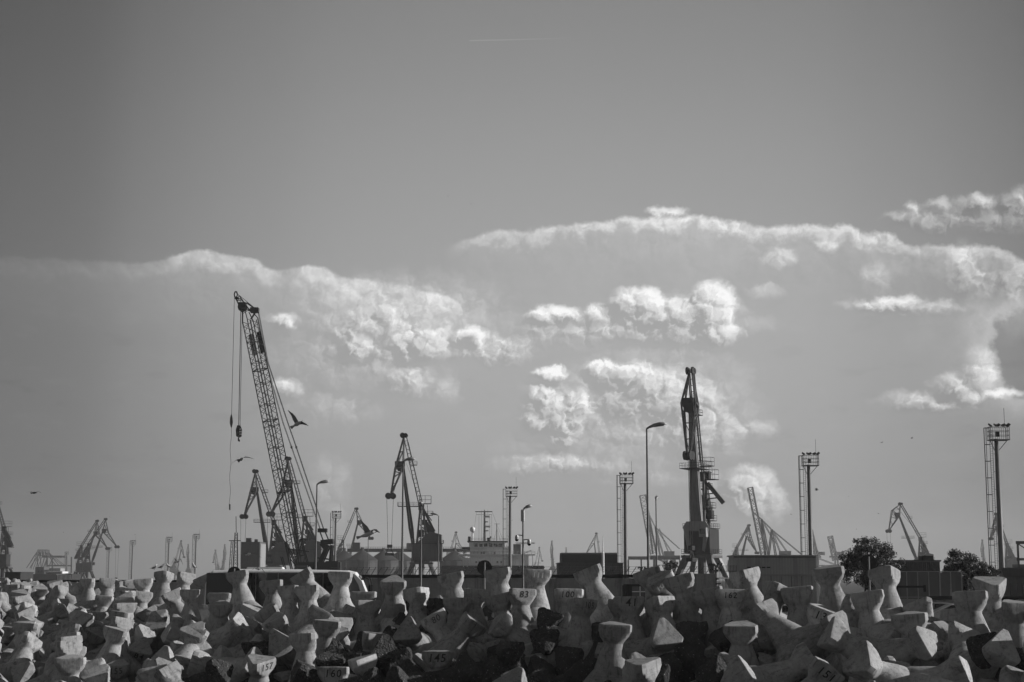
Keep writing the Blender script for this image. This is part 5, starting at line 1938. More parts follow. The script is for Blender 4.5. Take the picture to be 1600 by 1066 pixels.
# ------------------------------------------------------------------ cargo ships
def ship():
    Y = 600.0
    o0 = G0(770, Y)
    root = empty("ship", o0, 0, "white ship's bridge and masts rising behind the wall at the centre", "ship")
    q = lambda px, py, dy=0.0: P3(px, py, Y) - o0 + Vector((0, dy, 0))
    k = Y / F

    def blk(name, x0, x1, y0, y1, dy0, dy1, m_, par=root, bev=.0):
        a, b_ = q(x0, y1, dy0), q(x1, y0, dy1)
        c = (a + b_) / 2
        return MB().box(c, (b_.x - a.x, b_.y - a.y, b_.z - a.z)).build(name, m_, par, bevel=bev)
    hull = blk("hull", 690, 850, 884, 918, 0, 16, steel_dark)
    sup = blk("superstructure", 734, 796, 853, 900, 1, 14, white_paint)
    blk("lower_house", 722, 806, 872, 900, .5, 14.5, white_paint)
    blk("side_house", 796, 826, 868, 890, 1.4, 14, white_paint)
    blk("boat_deck", 716, 836, 866, 868, 0, 15, white_paint)
    br = blk("bridge", 733, 789, 847, 856, 0, 13, white_paint)
    for i in range(6):
        x = 741 + i * 7.6
        blk("window", x, x + 5.6, 849.5, 854.5, -.08, 0, glass_dark, br)
    blk("bridge_roof", 730, 793, 845.4, 847, -1, 14, steel_dark)
    blk("bridge_wing", 722, 734, 855, 857, 0, 13, steel_dark)
    for x in (751, 755, 771.5):
        blk("porthole", x, x + 2.6, 862.5, 867, .88, .98, glass_dark, sup)
    for x in (743, 748, 762, 776, 782):
        blk("porthole", x, x + 2.2, 877, 880, .38, .48, glass_dark, sup)
    blk("funnel", 802, 814, 850, 868, 4, 10, steel_mid)
    blk("crosswalk", 806, 836, 847.5, 849.5, 3, 5, white_paint)
    # main mast
    m_ = MB()
    m_.tube([q(756.8, 846, 4), q(756.8, 800, 4), q(756.8, 796, 4)], [.5, .3, .1], 8)
    m_.beam(q(742, 799, 4), q(769, 799, 4), .25, .35)
    m_.tube([q(744, 803.5, 4), q(768, 803.5, 4)], .08, 4)
    for y, w in ((806, 3.5), (815, 2.6), (822, 4), (829, 3)):
        m_.box(q(758.5 + w * .4, y, 4), (w * .5, .8, .35))
    for x in (748, 752, 765, 768):
        m_.tube([q(x, 803.5, 4), q(x, 846, 4)], .05, 3)
    m_.tube([q(752, 803, 4), q(752, 797, 4)], .05, 3).tube([q(762, 803, 4), q(762, 796, 4)], .05, 3)
    m_.tube([q(769, 800, 4), q(785, 842, 8)], .04, 3).tube([q(744, 800, 4), q(738, 842, 8)], .04, 3)
    mast = m_.build("radar_mast", galv_dark, root)
    MB().box(q(761, 807.5, 3.4), (2.2, .3, .5)).box(q(762, 822.5, 3.4), (1.8, .3, .7)).build("radar_scanner", white_paint, mast)
    a_ = MB()
    a_.tube([q(776, 846, 6), q(776, 817, 6)], .16, 6).tube([q(772, 818, 6), q(781, 818, 6)], .08, 4).tube([q(771, 846, 6), q(776, 824, 6), q(782, 846, 6)], .09, 4, False)
    a_.build("signal_mast", galv_dark, root)
    d_ = MB()
    d_.tube([q(738, 845, 3), q(738, 831, 3)], .35, 8)
    dm = d_.build("dome_stand", white_paint, root)
    MB().sphere(q(738, 827, 3), 1.0, 14, 9, (1, 1, 1.08)).build("satellite_dome", white_paint, dm, smooth=True)
    MB().box(q(733, 842, 3), (1.0, 1, 1.8)).box(q(763.5, 842.5, 3), (1.3, 1, 1.2)).tube([q(764, 844, 3), q(767, 838, 3)], .25, 5).build("deck_gear", steel_dark, root)
    r_ = MB()
    rail(r_, [q(718, 866, 0), q(836, 866, 0)], 1.0, .06)
    rail(r_, [q(731, 845, -1), q(793, 845, -1)], .9, .05)
    r_.build("railing", galv, root)
    st = MB()
    for (x0, y0, x1, y1) in ((722, 862, 736, 872), (722, 872, 736, 882), (796, 884, 812, 870), (812, 868, 830, 860), (800, 866, 816, 878)):
        st.beam(q(x0, y0, -.3), q(x1, y1, -.3), .8, .3)
    for x in (724, 730, 812, 822, 832):
        st.tube([q(x, 868, -.2), q(x, 886, -.2)], .14, 4)
    st.build("stairway", white_paint, root)
    return root


ship()


def small_ship():
    Y = 900.0
    o0 = G0(80, Y)
    root = empty("ship", o0, 0, "grey cargo ship with a stepped bridge at the far left under the hazy gantry", "ship")
    q = lambda px, py, dy=0.0: P3(px, py, Y) - o0 + Vector((0, dy, 0))

    def blk(name, x0, x1, y0, y1, dy0, dy1, m_, par=root):
        a, b_ = q(x0, y1, dy0), q(x1, y0, dy1)
        return MB().box((a + b_) / 2, (b_.x - a.x, b_.y - a.y, b_.z - a.z)).build(name, m_, par)
    blk("hull", 48, 112, 897, 912, 0, 18, steel_dark)
    a = blk("tower_house", 53, 67, 886, 900, 2, 14, steel_mid)
    blk("window", 57, 60, 891, 894.5, 1.9, 2, glass_dark, a)
    blk("window", 61.5, 64.5, 891, 894.5, 1.9, 2, glass_dark, a)
    blk("funnel", 59, 64, 887, 891, 4, 9, black)
    b_ = blk("superstructure", 67, 96, 893, 902, 2, 14, white_paint)
    blk("window_band", 70, 94, 894.2, 896.8, 1.85, 2, glass_dark, b_)
    blk("lower_deck", 67, 88, 902.5, 908, 1, 15, steel_pale)
    blk("opening", 66, 72, 903.5, 907, .9, 1, black, root)
    blk("wheelhouse", 74, 92, 888, 892.6, 3, 12, steel_pale)
    r_ = MB()
    for x in range(90, 111, 2):
        r_.tube([q(x, 898, 0), q(x + .6, 907, 0)], .2, 4)
    r_.beam(q(88, 898, 0), q(112, 896, 0), .3, .5)
    r_.build("cargo_rail", white_paint, root)


small_ship()
r_, L = hall(16, 40, 300, 4.2, 8, "dark long box behind the heap at the far left edge", sheet_dark, trim=False)

# ------------------------------------------------------------------ coach
def coach():
    Y = 117.0
    a = G0(329, Y)
    root = empty("coach", a, radians(2), "long white coach with black side windows parked behind the tetrapods", "coach")
    L, W, Hh = 11.75, 2.5, 3.72
    # side profile (x, z) rear to front, slightly arched roof and raked windscreen
    prof = [(0.05, .35), (0, 1.0), (.05, 2.6), (.28, 3.42), (.6, 3.62), (2.4, Hh), (6.2, Hh - .02), (10.2, 3.62), (10.75, 3.5), (11.2, 2.9), (11.6, 1.9), (11.75, 1.0), (11.65, .35)]
    ys = [(-W / 2, .0), (-W / 2 + .04, 1.0), (-W / 2 + .25, 1.0), (W / 2 - .25, 1.0), (W / 2 - .04, 1.0), (W / 2, 0)]
    b_ = MB()
    n = len(prof)
    rows = [(-W / 2, 0), (-W / 2 + .10, .10), (-W / 2 + .32, .17), (W / 2 - .32, .17), (W / 2 - .10, .10), (W / 2, 0)]
    v = []
    for (y, dz) in rows:
        for (x, z) in prof:
            v.append((x, y, z + (dz - .17 if z > 3.0 else 0)))
    f = []
    for r in range(len(rows) - 1):
        for i in range(n - 1):
            f.append((r * n + i, r * n + i + 1, (r + 1) * n + i + 1, (r + 1) * n + i))
    f.append(tuple(range(n)))
    f.append(tuple((len(rows) - 1) * n + i for i in range(n)))
    b_.poly(v, f)
    b_.build("body", white_paint, root)
    # window glass, pane by pane, with pillars between
    xs = [.12, 2.05, 3.65, 5.25, 6.85, 8.45, 9.95]
    for y, s in ((-W / 2 - .012, 1), (W / 2 + .012, -1)):
        for x0, x1 in zip(xs[:-1], xs[1:]):
            MB().box(((x0 + x1) / 2, y, 2.22), (x1 - x0 - .03, .03, 2.44)).build("window", glass_dark, root)
        MB().poly([(9.97, y - .012, 1.5), (11.3, y - .012, 1.5), (10.98, y - .012, 2.6), (10.6, y - .012, 3.22), (9.97, y - .012, 3.22),
                   (9.97, y + .012, 1.5), (11.3, y + .012, 1.5), (10.98, y + .012, 2.6), (10.6, y + .012, 3.22), (9.97, y + .012, 3.22)],
                  [(0, 1, 2, 3, 4), (5, 9, 8, 7, 6)] + [(i, (i + 1) % 5, 5 + (i + 1) % 5, 5 + i) for i in range(5)]).build("window", glass_pale, root)
    MB().poly([(11.66, -1.15, 1.6), (11.66, 1.15, 1.6), (11.0, 1.05, 3.25), (11.0, -1.05, 3.25), (11.7, -1.15, 1.6), (11.7, 1.15, 1.6), (11.05, 1.05, 3.27), (11.05, -1.05, 3.27)],
              [(0, 1, 2, 3), (4, 7, 6, 5), (0, 4, 5, 1), (1, 5, 6, 2), (2, 6, 7, 3), (3, 7, 4, 0)]).build("windscreen", glass_pale, root)
    ac = MB().box((4.2, 0, 3.76), (2.6, 1.6, .2))
    ac.build("air_conditioner", white_paint, root, bevel=.06)
    for x in (2.6, 8.9):
        for y in (-1.12, 1.12):
            w = MB().disc((x, y, .52), Y3, .52, .3, 20).build("wheel", black, root)
            MB().disc((x, y * 1.14, .52), Y3, .28, .06, 14).build("rim", galv, w)
    for y in (-1.3, 1.3):
        mm_ = MB().tube([(11.2, y, 3.0), (11.45, y * 1.05, 3.12), (11.75, y * 1.1, 3.0), (11.8, y * 1.12, 2.55)], .05, 6)
        m2 = mm_.build("mirror_arm", black, root)
        MB().box((11.8, y * 1.12, 2.35), (.16, .24, .5)).build("mirror", black, m2, bevel=.04)
    for y in (-.9, .9):
        MB().box((11.74, y, .85), (.06, .4, .25)).build("headlight", glass_pale, root)
    MB().box((5.6, -W / 2 - .02, 1.0), (9.5, .02, .05)).build("trim_strip", steel_mid, root)


coach()


# ------------------------------------------------------------------ cars
car_paints = [mat("pale_car_paint", 0.55, .22, .3, .03, .5, spec=.7), mat("silver_car_paint", 0.34, .22, .6, .03, .5, spec=.7),
              mat("grey_car_paint", 0.14, .2, .5, .03, .5, spec=.7), mat("black_car_paint", 0.02, .15, .2, .03, .5, spec=.8)]


def car(px, Y, yaw, paint, label, hatch=True):
    root = empty("parked_car", G0(px, Y), yaw, label, "car", "parked cars in the car park")
    W = .88
    low = [(-2.15, .32), (-2.2, .62), (-2.12, .92), (-1.2, .98), (1.25, .98), (1.98, .84), (2.2, .60), (2.16, .3)] if hatch else \
          [(-2.25, .32), (-2.3, .7), (-2.2, .98), (-1.2, 1.0), (1.2, .98), (2.0, .85), (2.25, .60), (2.2, .3)]
    top = [(-1.95 if hatch else -1.55, .97), (-1.55 if hatch else -1.05, 1.38), (-.7, 1.47), (.25, 1.45), (1.25, .97)]
    b_ = MB()
    v, f = [], []
    n = len(low)
    ws = ((-1, .0), (-.93, .03), (.93, .03), (1, 0))
    for (k, dz) in ws:
        for (x, z) in low:
            v.append((x * (1 if abs(k) < .95 else .985), k * W, z + (dz if z > .8 else 0)))
    for r in range(3):
        for i in range(n - 1):
            f.append((r * n + i, r * n + i + 1, (r + 1) * n + i + 1, (r + 1) * n + i))
    f.append(tuple(range(n)))
    f.append(tuple(3 * n + i for i in range(n)))
    b_.poly(v, f)
    # bonnet-to-tail shell plus roof panel and pillars
    rf = []
    for k in (-.74, -.66, .66, .74):
        for (x, z) in ((top[1][0], top[1][1]), (top[2][0], top[2][1]), (top[3][0], top[3][1])):
            rf.append((x, k * W * 1.06, z + (.03 if abs(k) < .7 else -.015)))
    fr = []
    for r in range(3):
        for i in range(2):
            fr.append((r * 3 + i, r * 3 + i + 1, (r + 1) * 3 + i + 1, (r + 1) * 3 + i))
    b_.poly(rf, fr)
    for s in (-1, 1):
        for (x0, z0), (x1, z1) in ((top[0], top[1]), (top[4], top[3]), ((-.15, .97), (-.25, 1.46))):
            b_.beam((x0, s * W * .95, z0 + .02), (x1, s * W * .76, z1), .08, .09)
        b_.beam((top[1][0], s * W * .77, top[1][1]), (top[3][0], s * W * .77, top[3][1] + .01), .09, .05)
    b_.build("body", paint, root, smooth=False)
    g = MB()
    o_ = []
    for k, kk in ((-.93, -.74), (.93, .74)):
        o_ += [(top[0][0], k * W, top[0][1]), (top[4][0], k * W, top[4][1]), (top[3][0] - .02, kk * W, top[3][1] - .02), (top[2][0], kk * W, top[2][1] - .02), (top[1][0] + .02, kk * W, top[1][1] - .02)]
    g.poly(o_, [(0, 1, 2, 3, 4), (9, 8, 7, 6, 5), (1, 6, 7, 2), (0, 4, 9, 5)])
    g.build("window", glass_dark, root)
    for x in (-1.35, 1.38):
        for y in (-.8, .8):
            w = MB().disc((x, y, .31), Y3, .31, .2, 18).build("wheel", black, root)
            MB().disc((x, y * 1.13, .31), Y3, .19, .03, 12).build("rim", galv, w)
    for y in (-.62, .62):
        MB().box((2.12, y, .68), (.12, .34, .14)).build("headlight", glass_pale, root, bevel=.03)
        MB().box((-2.17, y, .80), (.08, .3, .16)).build("tail_light", steel_mid, root, bevel=.02)
    for s in (-1, 1):
        MB().box((.95, s * (W + .08), 1.02), (.18, .2, .13)).build("wing_mirror", paint, root, bevel=.04)
    for s in (-1, 1):
        for x in (.1, -.85):
            MB().box((x, s * (W + .005), .84), (.16, .02, .03)).build("door_handle", galv, root)
    return root


car(1480, 99, radians(172), car_paints[0], "pale hatchback parked behind the tetrapods at the right, side windows gleaming")
car(1445, 106, radians(165), car_paints[1], "silver car half hidden behind the pale hatchback")
car(675, 103, radians(8), car_paints[1], "silver car glimpsed between two tetrapods under the level luffing crane")
car(662, 110, radians(4), car_paints[3], "black car right behind the silver one under the level luffing crane")
car(748, 106, radians(-170), car_paints[0], "pale car glimpsed beside the small sunlit tetrapod below the ship")
car(735, 112, radians(6), car_paints[3], "black car behind the pale one below the ship")
car(955, 108, radians(175), car_paints[3], "black car glimpsed left of number 41")
car(962, 101, radians(5), car_paints[0], "white car roof glinting left of number 41")
car(1130, 104, radians(172), car_paints[1], "silver car glimpsed left of number 162")
car(1192, 106, radians(10), car_paints[2], "grey car glimpsed under the metal hall")
car(1244, 100, radians(-8), car_paints[0], "white car with a bright bonnet under the metal hall's right end")
car(1338, 103, radians(170), car_paints[0], "white car under the leafy tree, partly hidden by the sunlit leg")
car(822, 112, radians(5), car_paints[2], "grey car glimpsed by number 83")
car(1080, 108, radians(178), car_paints[2], "dark grey car in the shade right of number 1006")


# small truck between the crest tetrapods
def truck():
    root = empty("flatbed_truck", G0(992, 112), radians(4), "small dark truck cab with a bright window, left of number 1006", "truck")
    MB().box((0, 0, 1.7), (1.7, 2.0, 1.9)).build("cab", steel_dark, root, bevel=.08)
    MB().box((.1, -1.02, 2.15), (1.1, .04, .7)).build("window", glass_pale, root)
    MB().box((.1, -1.05, 2.15), (.06, .03, .7)).box((.1, -1.05, 2.15), (1.1, .03, .06)).build("window_bar", white_paint, root)
    MB().box((-2.6, 0, 1.2), (3.4, 2.0, .5)).build("flatbed", steel_dark, root)
    for x in (0, -3.2):
        for y in (-.85, .85):
            MB().disc((x, y, .42), Y3, .42, .26, 16).build("wheel", black, root)
    MB().box((1.7, 0, 1.15), (1.9, 1.7, 1.0)).build("bonnet", steel_dark, root, bevel=.1)


truck()
# a boom barrier bar at the right
root = empty("barrier", G0(1402, 96), 0, "dark barrier bar in front of the panel fence", "barrier")
MB().box((.45, 0, 2.55), (1.9, .08, .12)).build("bar", black, root)
MB().box((1.35, 0, 2.45), (.12, .12, .4)).build("bar_end", black, root)
MB().box((-.4, 0, 1.25), (.3, .3, 2.5)).build("post", steel_dark, root)


# ------------------------------------------------------------------ trees
def leaf_mat():
    m = bpy.data.materials.new("dark_foliage")
    m.use_nodes = True
    t = m.node_tree
    t.nodes.clear()
    b = NB(t)
    co = b.new('ShaderNodeTexCoord').outputs['Object']
    n = b.noise(co, 1.6, 3, .6).outputs['Fac']
    wn = b.new('ShaderNodeTexWhiteNoise', noise_dimensions='3D')
    t.links.new(b.v('SNAP', co, (.12, .12, .12)), wn.inputs['Vector'])
    v = b.m('MULTIPLY', b.m('MULTIPLY_ADD', wn.outputs['Value'], .05, .022), b.step(n, .3, .7, .6, 1.5))
    c = b.new('ShaderNodeCombineColor')
    for i in range(3):
        t.links.new(v, c.inputs[i])
    p = b.new('ShaderNodeBsdfPrincipled')
    t.links.new(c.outputs[0], p.inputs['Base Color'])
    p.inputs['Roughness'].default_value = .45
    tr = b.new('ShaderNodeBsdfTranslucent')
    t.links.new(c.outputs[0], tr.inputs['Color'])
    mx = b.new('ShaderNodeMixShader')
    mx.inputs[0].default_value = .25
    t.links.new(p.outputs[0], mx.inputs[1])
    t.links.new(tr.outputs[0], mx.inputs[2])
    o = b.new('ShaderNodeOutputMaterial')
    t.links.new(mx.outputs[0], o.inputs[0])
    return m


LEAF = leaf_mat()
BARK = mat("bark", 0.05, .95, 0, .3, 3, bump=.6)


def tree(px, Y, py_top, py_bot, half_px, label, trunk_px, n_cl=70, leaves=110, seed=1, cat="tree", size=.075, name="leafy_tree"):
    rr = random.Random(seed)
    g = G0(px, Y)
    root = empty(name, g, 0, label, cat)
    k = Y / F
    ztop = CAMZ + (905 - py_top) * k
    zbot = CAMZ + (905 - py_bot) * k
    rx = half_px * k
    cz, rz = (ztop + zbot) / 2, (ztop - zbot) / 2
    t_ = MB()
    ends = []
    tx = (trunk_px - px) * k
    t_.tube([(tx, 0, 0), (tx * .8, 0, zbot * .6), (tx * .5, .05, zbot + rz * .4), (tx * .2, 0, cz + rz * .3)], [.11, .09, .07, .03], 8)
    cls = []
    for i in range(n_cl):
        while True:
            x, y, z = rr.uniform(-1, 1), rr.uniform(-1, 1), rr.uniform(-1, 1)
            d = x * x + y * y + z * z
            if .30 < d < 1:
                break
        if z < -.2:
            x, y = x * (1 + z * .45), y * (1 + z * .45)
        lob = 1 + .16 * sin(3.1 * atan2(z, x) + seed) + .08 * sin(7 * atan2(z, x))
        c = Vector((x * rx * lob, y * rx * .8, cz + z * rz * lob))
        cls.append(c)
        if i % 3 == 0:
            s0 = Vector((tx * .5, 0, zbot + rz * rr.uniform(.1, .8)))
            t_.tube([s0, s0.lerp(c, .5) + Vector((0, 0, -.1)), c], [.04, .025, .01], 4, False)
    t_.build("trunk", BARK, root)
    v, f = [], []
    for c in cls:
        cr = rr.uniform(.16, .34) * rx * .62
        for _ in range(leaves):
            d = Vector((rr.gauss(0, 1), rr.gauss(0, 1), rr.gauss(0, .8)))
            d = d.normalized() * cr * rr.random() ** .45
            p = c + d
            a = Vector((rr.gauss(0, 1), rr.gauss(0, 1), rr.gauss(0, 1))).normalized()
            b2 = a.orthogonal().normalized()
            b2.rotate(Quaternion(a, rr.random() * 6.28))
            w = size * rr.uniform(.6, 1.3)
            o = len(v)
            v += [tuple(p - a * w), tuple(p + b2 * w * .42), tuple(p + a * w), tuple(p - b2 * w * .42)]
            f.append((o, o + 1, o + 2, o + 3))
    cm = bpy.data.meshes.new("crown")
    cm.from_pydata(v, [], f)
    cm.update()
    cm.materials.append(LEAF)
    co_ = bpy.data.objects.new("crown", cm)
    COL.objects.link(co_)
    co_.parent = root
    return root


tree(1355, 122, 845, 919, 50, "round leafy tree with thin trunks left of the round sign", 1341, 150, 150, 3)
t2 = bpy.data.objects  # second slim stem of the same clump
tree(1505, 122, 868, 940, 44, "dense dark bushy tree beside the tallest floodlight mast", 1500, 210, 170, 8, "tree", .07, "bushy_tree")
tree(1041, 160, 877, 893, 18, "low shrub behind the one numbered 1006", 1041, 22, 60, 5, "shrub", .09, "shrub")
tree(1115, 160, 880, 895, 14, "low shrub right of the tall slewing crane's foot", 1115, 18, 60, 6, "shrub", .09, "shrub")
tree(1004, 160, 885, 895, 10, "small tuft of a shrub left of the tallest street lamp", 1004, 10, 50, 7, "shrub", .08, "shrub")


# ------------------------------------------------------------------ gulls
def gull(px, py, Y, span_px, roll=0, yaw=0, pitch=0, up=(.35, .35), label="", dark=False, tuck=1.0, group="gulls in flight", cat="gull"):
    """flying gull: body along +X (head), wings along +-Y"""
    root = empty("gull", P3(px, py, Y), 0, label, cat, group)
    root.rotation_euler = (radians(roll), radians(pitch), radians(yaw))
    s = span_px * Y / F / 1.35
    root.scale = (s, s, s)
    mb_w = bird_dark if dark else bird_white
    mb_g = bird_dark if dark else bird_grey
    b_ = MB()
    b_.tube([(.30, 0, .035), (.26, 0, .04), (.20, 0, .045), (.13, 0, .02), (.02, 0, 0), (-.12, 0, 0), (-.22, 0, .01)], [.012, .034, .036, .048, .068, .05, .022], 10)
    body = b_.build("body", mb_w, root, smooth=True)
    MB().tube([(.29, 0, .03), (.35, 0, .022)], [.012, .003], 6).build("beak", mb_g, body)
    MB().poly([(-.2, -.02, .012), (-.2, .02, .012), (-.34, .075, .01), (-.36, 0, .01), (-.34, -.075, .01), (-.2, -.02, .002), (-.2, .02, .002), (-.34, .075, .006), (-.36, 0, .006), (-.34, -.075, .006)],
              [(0, 1, 2, 3, 4), (9, 8, 7, 6, 5)] + [(i, (i + 1) % 5, 5 + (i + 1) % 5, 5 + i) for i in range(5)]).build("tail", mb_w, body)
    for sd_, u_ in ((-1, up[0]), (1, up[1])):
        st = [(0.0, .0, .10, -.09), (.16, u_ * .55, .12, -.085), (.34, u_ * .72, .10, -.07), (.52, u_ * .55, .04, -.085), (.66, u_ * .30, -.10, -.125)]
        v = []
        for (y, uu, xf, xb) in st:
            z = uu * .35 if True else 0
            for x, dz in ((xf, 0), ((xf + xb) / 2, .012), (xb, -.004), ((xf + xb) / 2, -.006)):
                v.append((x, sd_ * y * tuck, z + dz))
        f = []
        for i in range(len(st) - 1):
            for k in range(4):
                f.append((i * 4 + k, i * 4 + (k + 1) % 4, (i + 1) * 4 + (k + 1) % 4, (i + 1) * 4 + k))
        f += [(0, 1, 2, 3), tuple(16 + k for k in (3, 2, 1, 0))]
        w_ = MB().poly(v, f).build("wing", mb_g, root, smooth=True)
    return root




def gull_pose(c, Y, tail, head, wings, label, dark=False, chord=5.0, group="gulls in flight"):
    """a gull caught in flight: tail, head and the bends of each wing as picture offsets turned into metres"""
    o0 = P3(c[0], c[1], Y)
    root = empty("gull", o0, 0, label, "gull", group)
    k = Y / F
    q = lambda p, dy=0.0: Vector(((p[0] - c[0]) * k, dy, -(p[1] - c[1]) * k))
    t, h = q(tail, .08), q(head, -.08)
    r = chord * k * .42
    b_ = MB()
    b_.tube([h, h.lerp(t, .10), h.lerp(t, .22), h.lerp(t, .38), h.lerp(t, .6), h.lerp(t, .85), t], [r * .15, r * .6, r * .62, r * 1.0, r * 1.05, r * .55, r * .3], 10)
    body = b_.build("body", bird_dark if dark else bird_white, root, smooth=True)
    ax = (h - t).normalized()
    MB().tube([h, h + ax * r * 1.1 + Z3 * -.01], [r * .2, r * .05], 5).build("beak", bird_dark, body)
    sd_ = ax.cross(Y3).normalized()
    tp = [t + ax * r * .8 + sd_ * r * .3, t + ax * r * .8 - sd_ * r * .3, t - ax * r * 1.5 - sd_ * r * .8 + Y3 * .1, t - ax * r * 1.7 + Y3 * .05, t - ax * r * 1.5 + sd_ * r * .8 - Y3 * .1]
    MB().poly(tp + [p + Y3 * .012 for p in tp], [(0, 1, 2, 3, 4), (9, 8, 7, 6, 5)] + [(i, (i + 1) % 5, 5 + (i + 1) % 5, 5 + i) for i in range(5)]).build("tail", bird_dark if dark else bird_white, body)
    for (pts, dy1, w0) in wings:
        P_ = [q(p, dy1 * i / (len(pts) - 1)) for i, p in enumerate(pts)]
        n = len(P_)
        v, f = [], []
        for i, p in enumerate(P_):
            d = (P_[min(i + 1, n - 1)] - P_[max(0, i - 1)]).normalized()
            u = (ax - d * ax.dot(d)) * .8 + Y3 * -.45
            u = (u - d * u.dot(d)).normalized()
            nrm = d.cross(u)
            w = w0 * chord * k * (1.0, 1.05, .9, .6, .08)[min(4, int(round(4 * i / (n - 1))))]
            v += [p + u * w * .5, p + nrm * w * .07, p - u * w * .5, p - nrm * w * .04]
        for i in range(n - 1):
            for m_ in range(4):
                f.append((i * 4 + m_, i * 4 + (m_ + 1) % 4, (i + 1) * 4 + (m_ + 1) % 4, (i + 1) * 4 + m_))
        f += [(0, 1, 2, 3), tuple((n - 1) * 4 + m_ for m_ in (3, 2, 1, 0))]
        MB().poly(v, f).build("wing", bird_dark if dark else bird_grey, root)
    return root


gull_pose((465, 662), 80, (458, 666), (471, 659), [([(464, 661), (459, 653), (455, 647), (448, 640)], .25, 1.15), ([(467, 662), (472, 661), (477, 663), (483, 666)], -.2, .8)],
          "large gull banking with one wing raised, right of the lattice boom", chord=7.5)
gull_pose((377, 718), 80, (374, 719.5), (381, 716), [([(376, 718), (370, 719), (365, 723), (358, 733)], -.25, 1.0), ([(378, 716.5), (382, 714), (388, 714.5), (396, 717)], .25, .75)],
          "gull gliding on arched wings left of the lattice boom", chord=6.0)
gull_pose((575, 835), 88, (562, 839), (586, 832), [([(576, 833), (571, 826), (567, 820), (562, 812)], .3, 1.2), ([(579, 832), (584, 828), (588, 829), (594, 833)], -.3, .9)],
          "gull flapping above the grain silos", chord=8.0)
gull_pose((53, 770), 100, (49, 770.5), (58, 770), [([(52, 769.5), (49, 768.5), (47, 769), (44, 770)], -.4, .7), ([(55, 769.5), (57, 768), (60, 768.5), (62, 770)], .4, .7)],
          "dark gull flying level at the far left", dark=True, chord=3.6)
gull_pose((388, 866), 95, (385, 867), (392, 865), [([(387, 866), (380, 865), (374, 867), (367, 871)], -.2, .6), ([(390, 865), (396, 864.5), (401, 867), (409, 872)], .2, .6)],
          "sunlit gull with spread wings just above the coach roof", chord=4.2)
gull_pose((404, 889), 100, (401, 889), (407, 889.5), [([(403, 888), (401, 886), (398, 887), (395, 891)], -.2, .7), ([(405, 888), (409, 889), (412, 893), (415, 899)], .2, .7)],
          "pale gull passing in front of the coach roof", chord=4.2)
gull_pose((277, 878), 110, (274, 879), (281, 877), [([(276, 877), (273, 873), (271, 876), (268, 882)], -.2, .7), ([(278, 877), (281, 873), (283, 877), (285, 883)], .2, .7)],
          "gull with wings lifted, landing beside the perched ones", chord=3.6)
for i, (px, py, w, lb) in enumerate(((700, 307, 4, "tiny bird high in the clear sky, the left of two"), (736, 319, 4, "tiny bird high in the clear sky, the right of two"),
                                     (660, 587, 4, "speck of a bird below the small clouds"), (1378, 692, 9, "small dark bird left of the tallest floodlight mast, the lower one"),
                                     (1425, 685, 9, "small dark bird left of the tallest floodlight mast, the upper one"), (1276, 766, 15, "bird with thin wings just right of the second floodlight mast"),
                                     (1373, 803, 7, "tiny bird left of the beak-like crane"), (891, 830, 6, "tiny bird above the black shed"), (1326, 776, 4, "speck of a bird right of the second floodlight mast"),
                                     (1338, 827, 4, "speck of a bird above the leafy tree"), (1236, 804, 5, "speck of a bird left of the second floodlight mast"), (800, 813, 4, "speck of a bird by the camera post"),
                                     (211, 836, 4, "speck of a bird above the slim floodlight mast"), (171, 808, 5, "speck of a bird above the twin cranes"), (99, 832, 4, "speck of a bird left of the twin cranes"))):
    gull(px, py, 160 + 13 * i, w, roll=RNG.uniform(-30, 30), yaw=RNG.uniform(0, 360), up=(RNG.uniform(.3, 1.4), RNG.uniform(.3, 1.4)), label=lb, dark=True, group="birds far off in the sky", cat="bird")


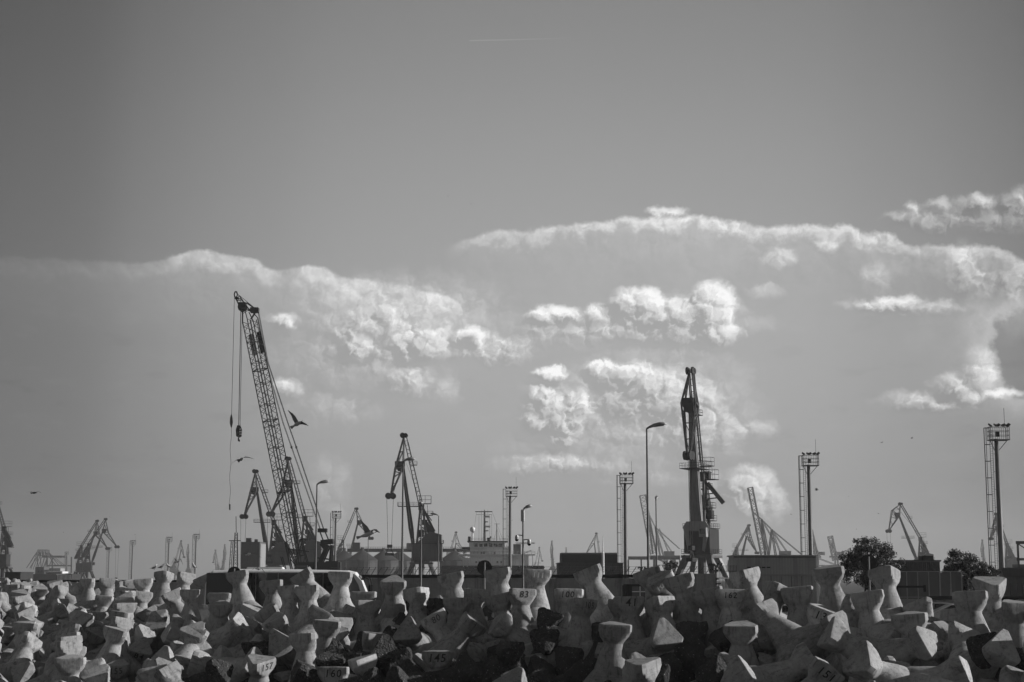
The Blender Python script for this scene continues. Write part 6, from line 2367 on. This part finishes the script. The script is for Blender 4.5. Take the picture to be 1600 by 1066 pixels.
def perched(px, py, W, facing, label):
    Y = 1.42 * F / W + .4
    s = 1.1
    root = empty("gull", P3(px, py, Y), radians(facing), label, "gull", "gulls perched on the crest")
    root.scale = (s, s, s)
    b_ = MB()
    b_.tube([(.19, 0, .36), (.15, 0, .37), (.11, 0, .33), (.08, 0, .25), (0, 0, .18), (-.12, 0, .13), (-.2, 0, .115)], [.02, .042, .04, .062, .085, .06, .02], 10)
    body = b_.build("body", bird_white, root, smooth=True)
    MB().tube([(.18, 0, .36), (.25, 0, .345)], [.013, .004], 6).build("beak", bird_grey, body)
    for sd_ in (-1, 1):
        MB().poly([(.06, sd_ * .075, .25), (-.05, sd_ * .09, .22), (-.22, sd_ * .05, .14), (-.36, sd_ * .01, .09), (-.2, sd_ * .06, .12), (0, sd_ * .085, .15),
                   (.06, sd_ * .06, .25), (-.05, sd_ * .07, .22), (-.22, sd_ * .03, .14), (-.36, 0, .085), (-.2, sd_ * .04, .12), (0, sd_ * .06, .15)],
                  [(0, 1, 2, 3, 4, 5), (11, 10, 9, 8, 7, 6)] + [(i, (i + 1) % 6, 6 + (i + 1) % 6, 6 + i) for i in range(6)]).build("wing", bird_dark if sd_ < 0 else bird_grey, root)
        MB().tube([(.0, sd_ * .03, .12), (.0, sd_ * .03, 0)], .008, 5).build("leg", bird_grey, root)


perched(241, 891, 30, 30, "gull perched leftmost on the crest tetrapods")
perched(252, 890, 30, 15, "gull perched second from the left, facing right")
perched(263, 889, 30, 160, "gull perched beside the landing one")
perched(303, 890, 35, 130, "gull perched alone with its tail down, right of the others")

# ------------------------------------------------------------------ air
hz = bpy.data.materials.new("harbour_haze")
hz.use_nodes = True
ht = hz.node_tree
ht.nodes.clear()
pv = ht.nodes.new('ShaderNodeVolumePrincipled')
pv.inputs['Color'].default_value = (.92, .92, .92, 1)
pv.inputs['Density'].default_value = 0.00016
pv.inputs['Anisotropy'].default_value = 0.2
ho = ht.nodes.new('ShaderNodeOutputMaterial')
ht.links.new(pv.outputs[0], ho.inputs['Volume'])
m = MB()
m.box((0, 1570, 47), (3000, 3260, 105))
h_ = m.build("haze", hz)
tag(h_, kind='stuff')
